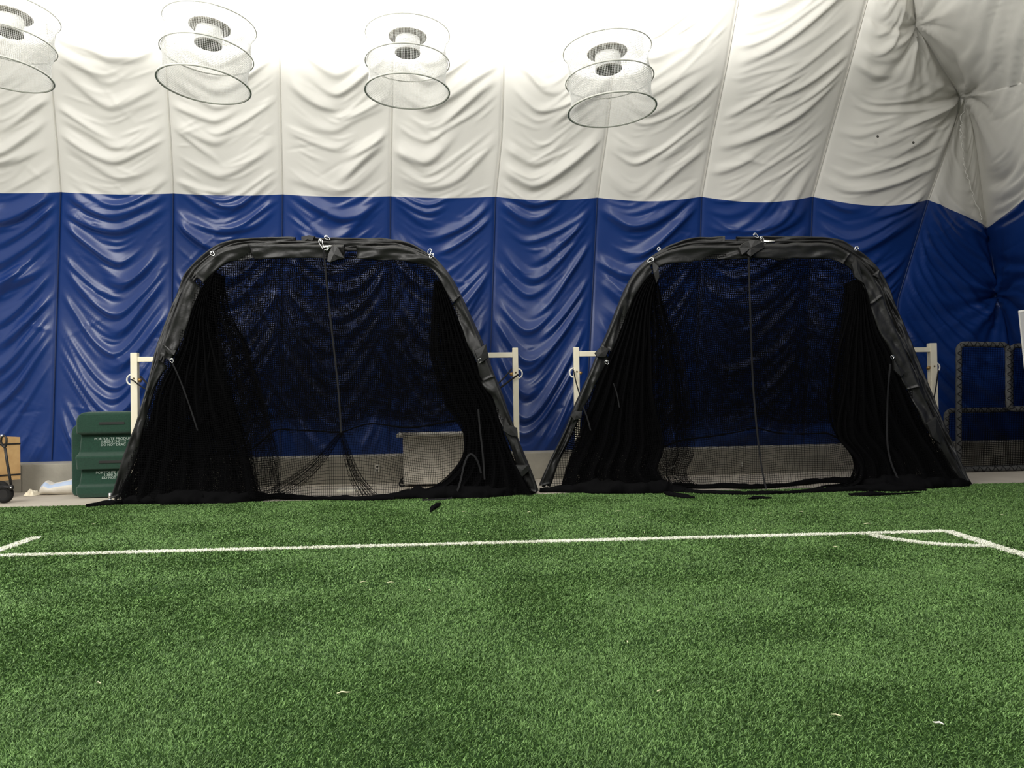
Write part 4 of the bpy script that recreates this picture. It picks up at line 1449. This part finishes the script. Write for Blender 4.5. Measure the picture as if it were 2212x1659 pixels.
# outlets on the kerb
for px, py, w_, h_, lab in ((815, 1012, 9, 17, 'pale electrical outlet on the concrete kerb behind the left cage'), (1453, 1007, 8, 12, 'pale outlet on the kerb at the left of the right cage opening'),
                            (1602, 1003, 3, 11, 'narrow pale conduit stub on the kerb behind the right cage')):
    a_, b_ = at_y(px - w_ / 2, py + h_ / 2, KY), at_y(px + w_ / 2, py - h_ / 2, KY)
    rt_ = thing('wall_outlet', lab, 'outlet', ((a_[0] + b_[0]) / 2, KY, (a_[2] + b_[2]) / 2))
    MB().box(a_[0], b_[0], KY - .03, KY + .005, a_[2], b_[2], .006).build('cover_plate', M['outlet'], rt_, False)
    if w_ > 5:
        xm, zm_ = (a_[0] + b_[0]) / 2, (a_[2] + b_[2]) / 2
        for dz in (-.035, .035):
            MB().box(xm - .018, xm + .018, KY - .034, KY - .028, zm_ + dz - .018, zm_ + dz + .018, .002).build('socket', M['patch_dark'], rt_, False)

# ------------------------------------------------------------------ netted dome lamps
RAD, HT = 0.60, 0.84


def lamp_parts(root):
    def ring_at(z, r, name='hoop', tr=.010):
        th = np.linspace(0, 2 * math.pi, 64, endpoint=False)
        return MB().tube([(r * math.cos(q_), r * math.sin(q_), z) for q_ in th], tr, 8, closed=True)
    ORG[root.name] = np.zeros(3)
    for z in (0, HT / 2, HT):
        ring_at(z, RAD, tr=.014 if z == 0 else .009).build('hoop', M['lamp_ring'], root)
    lines = []
    N_ = 168
    ths = np.linspace(0, 2 * math.pi, N_, endpoint=False)
    zs = np.linspace(0, HT, 39)
    rad = RAD - .02 - .035 * np.sin(np.pi * ((zs % (HT / 2)) / (HT / 2)))
    for q_ in ths:
        lines.append(np.stack([rad * math.cos(q_), rad * math.sin(q_), zs], 1))
    th2 = np.linspace(0, 2 * math.pi, 73)
    for z, r_ in zip(zs, rad):
        lines.append(np.stack([r_ * np.cos(th2), r_ * np.sin(th2), z + 0 * th2], 1))
    mk('net_drum', *strands(lines, .0021, 3), M['lamp_net'], root)
    # bottom net
    lines = []
    for t in np.arange(-RAD, RAD, .024):
        hw = math.sqrt(max(0, (RAD - .02) ** 2 - t * t))
        if hw > .05:
            q_ = np.linspace(-hw, hw, 9)
            lines.append(np.stack([q_, 0 * q_ + t, 0 * q_ + HT / 2], 1))
            lines.append(np.stack([0 * q_ + t, q_, 0 * q_ + HT / 2], 1))
    # housing
    def lathe(prof, n=40):
        V, F = [], []
        for r_, z in prof:
            for k in range(n):
                a_ = 2 * math.pi * k / n
                V.append((r_ * math.cos(a_), r_ * math.sin(a_), z))
        for i in range(len(prof) - 1):
            for k in range(n):
                F.append((i * n + k, i * n + (k + 1) % n, (i + 1) * n + (k + 1) % n, (i + 1) * n + k))
        return V, F
    V, F = lathe([(.001, .56), (.165, .56), (.18, .575), (.175, .72), (.17, .78)])
    hs = mk('housing', V, F, M['lamp_body'], root)
    V, F = lathe([(.001, .554), (.165, .554), (.182, .562), (.182, .575)])
    mk('end_cap', V, F, M['lamp_cap'], root)
    V, F = lathe([(.17, .78), (.265, .795), (.275, .805), (.275, .815), (.25, .815), (.16, .80), (.12, .79), (.001, .79)])
    rf = mk('reflector', V, F, M['lamp_cap'], root)
    V, F = lathe([(.001, .795), (.05, .80), (.06, .82), (.04, .88), (.001, .90)])
    mk('bulb', V, F, M['glow'], rf)
    ch = MB()
    for a_ in (0, 2.1, 4.2):
        ch.tube([(.27 * math.cos(a_), .27 * math.sin(a_), .81), (RAD * math.cos(a_), RAD * math.sin(a_), HT)], .002, 4)
    ch.tube([(0, 0, .88), (0, 0, HT + 1.0)], .002, 4)
    ch.tube([(0, 0, HT + 1.0), (0, 0, HT + 3.2)], .002, 4)
    ch.build('suspension_cable', M['lamp_ring'], root)


LP = []
labs = ['netted drum lamp cut off by the left edge of the photo', 'netted drum lamp hanging above the shoulder of the left cage',
        'netted drum lamp hanging above the right half of the left cage', 'netted drum lamp hanging between the two cages, rightmost and lowest']
lamps = [(8, 158, 192, 5, 0), (441, 184, 193, 5, 1), (880, 198, 181, 1, 0), (1322, 238, 190, -3, 0)]
proto = None
for (px, py, wpx, tilt, _), lab in zip(lamps, labs):
    Zc = FPX * 2 * RAD / wpx
    P = CAM + ray(px, py) / FPX * Zc
    if proto is None:
        proto = r_ = thing('hanging_lamp', lab, 'lamp', (0, 0, 0), 'netted lamps under the dome')
        lamp_parts(proto)
    else:
        r_ = proto.copy()
        COL.objects.link(r_)
        r_['label'] = lab
        for ch in proto.children:
            c_ = ch.copy()
            COL.objects.link(c_)
            c_.parent = r_
            for gch in ch.children:
                d_ = gch.copy()
                COL.objects.link(d_)
                d_.parent = c_
    r_.location = Vector(P)
    r_.rotation_euler = (math.radians(-3), math.radians(tilt), 0)
    LP.append(P)

# ------------------------------------------------------------------ light


def area(name, loc, size, power, rot, col=(1, .96, .88)):
    l = bpy.data.lights.new(name, 'AREA')
    l.shape = 'DISK'
    l.size = size
    l.energy = power
    l.color = col
    o = bpy.data.objects.new(name, l)
    o.location = Vector(loc)
    o.rotation_euler = rot
    COL.objects.link(o)
    return o


UP = (math.pi, 0, 0)
for i, P in enumerate(LP):
    l = bpy.data.lights.new('lamp_light', 'POINT')
    l.shadow_soft_size = .07
    l.energy = 110
    l.color = (1, .98, .94)
    o = bpy.data.objects.new('lamp_light', l)
    o.location = Vector(P + np.array([0, 0, .93]))
    COL.objects.link(o)
    # the reflector's upward beam
    l = bpy.data.lights.new('lamp_beam', 'SPOT')
    l.shadow_soft_size = .10
    l.energy = 2300
    l.spot_size = math.radians(164)
    l.spot_blend = .45
    l.color = (1, .98, .94)
    o = bpy.data.objects.new('lamp_beam', l)
    o.location = Vector(P + np.array([0, 0, .96]))
    o.rotation_euler = UP
    COL.objects.link(o)

def aimed(name, loc, target, size, power, col=(1, .975, .93)):
    d = Vector(target) - Vector(loc)
    return area(name, loc, size, power, d.to_track_quat('-Z', 'Y').to_euler(), col)


# added soft discs standing in for the lit roof and unseen lamp rows
aimed('added_roof_light', (-8.5, 1.5, 9.5), (-2.0, 14.5, 2.0), 7.0, 1650)
aimed('added_roof_light', (2.0, -1.0, 10.5), (-1.0, 11.0, 0.0), 6.0, 750)

w = bpy.data.worlds.new('dome_ambience')
SC.world = w
w.use_nodes = True
nt = w.node_tree
bg = nt.nodes['Background']
tc = nt.nodes.new('ShaderNodeTexCoord')
sp = nt.nodes.new('ShaderNodeSeparateXYZ')
nt.links.new(tc.outputs['Generated'], sp.inputs[0])
# lit roof of the dome: brightest overhead and to the left, dim near the ground
ma = nt.nodes.new('ShaderNodeMath')
ma.operation = 'MULTIPLY_ADD'
ma.inputs[1].default_value = -0.25
nt.links.new(sp.outputs['X'], ma.inputs[0])
nt.links.new(sp.outputs['Z'], ma.inputs[2])
cr = nt.nodes.new('ShaderNodeValToRGB')
e = cr.color_ramp.elements
e[0].position, e[0].color = 0.0, (0.10, 0.10, 0.09, 1)
e[1].position, e[1].color = 1.0, (1.0, 0.985, 0.95, 1)
for p, c_ in ((0.14, (0.24, 0.24, 0.23, 1)), (0.30, (0.50, 0.495, 0.475, 1)), (.6, (.90, .885, .85, 1))):
    q = cr.color_ramp.elements.new(p)
    q.color = c_
nt.links.new(ma.outputs[0], cr.inputs['Fac'])
nt.links.new(cr.outputs['Color'], bg.inputs['Color'])
bg.inputs['Strength'].default_value = 1.0

SC.view_settings.view_transform = 'Standard'
SC.view_settings.look = 'None'
SC.view_settings.exposure = 0.0
SC.view_settings.gamma = 1.0
SC.view_settings.use_curve_mapping = False
SC.cycles.max_bounces = 6
SC.cycles.diffuse_bounces = 3
SC.cycles.use_denoising = True
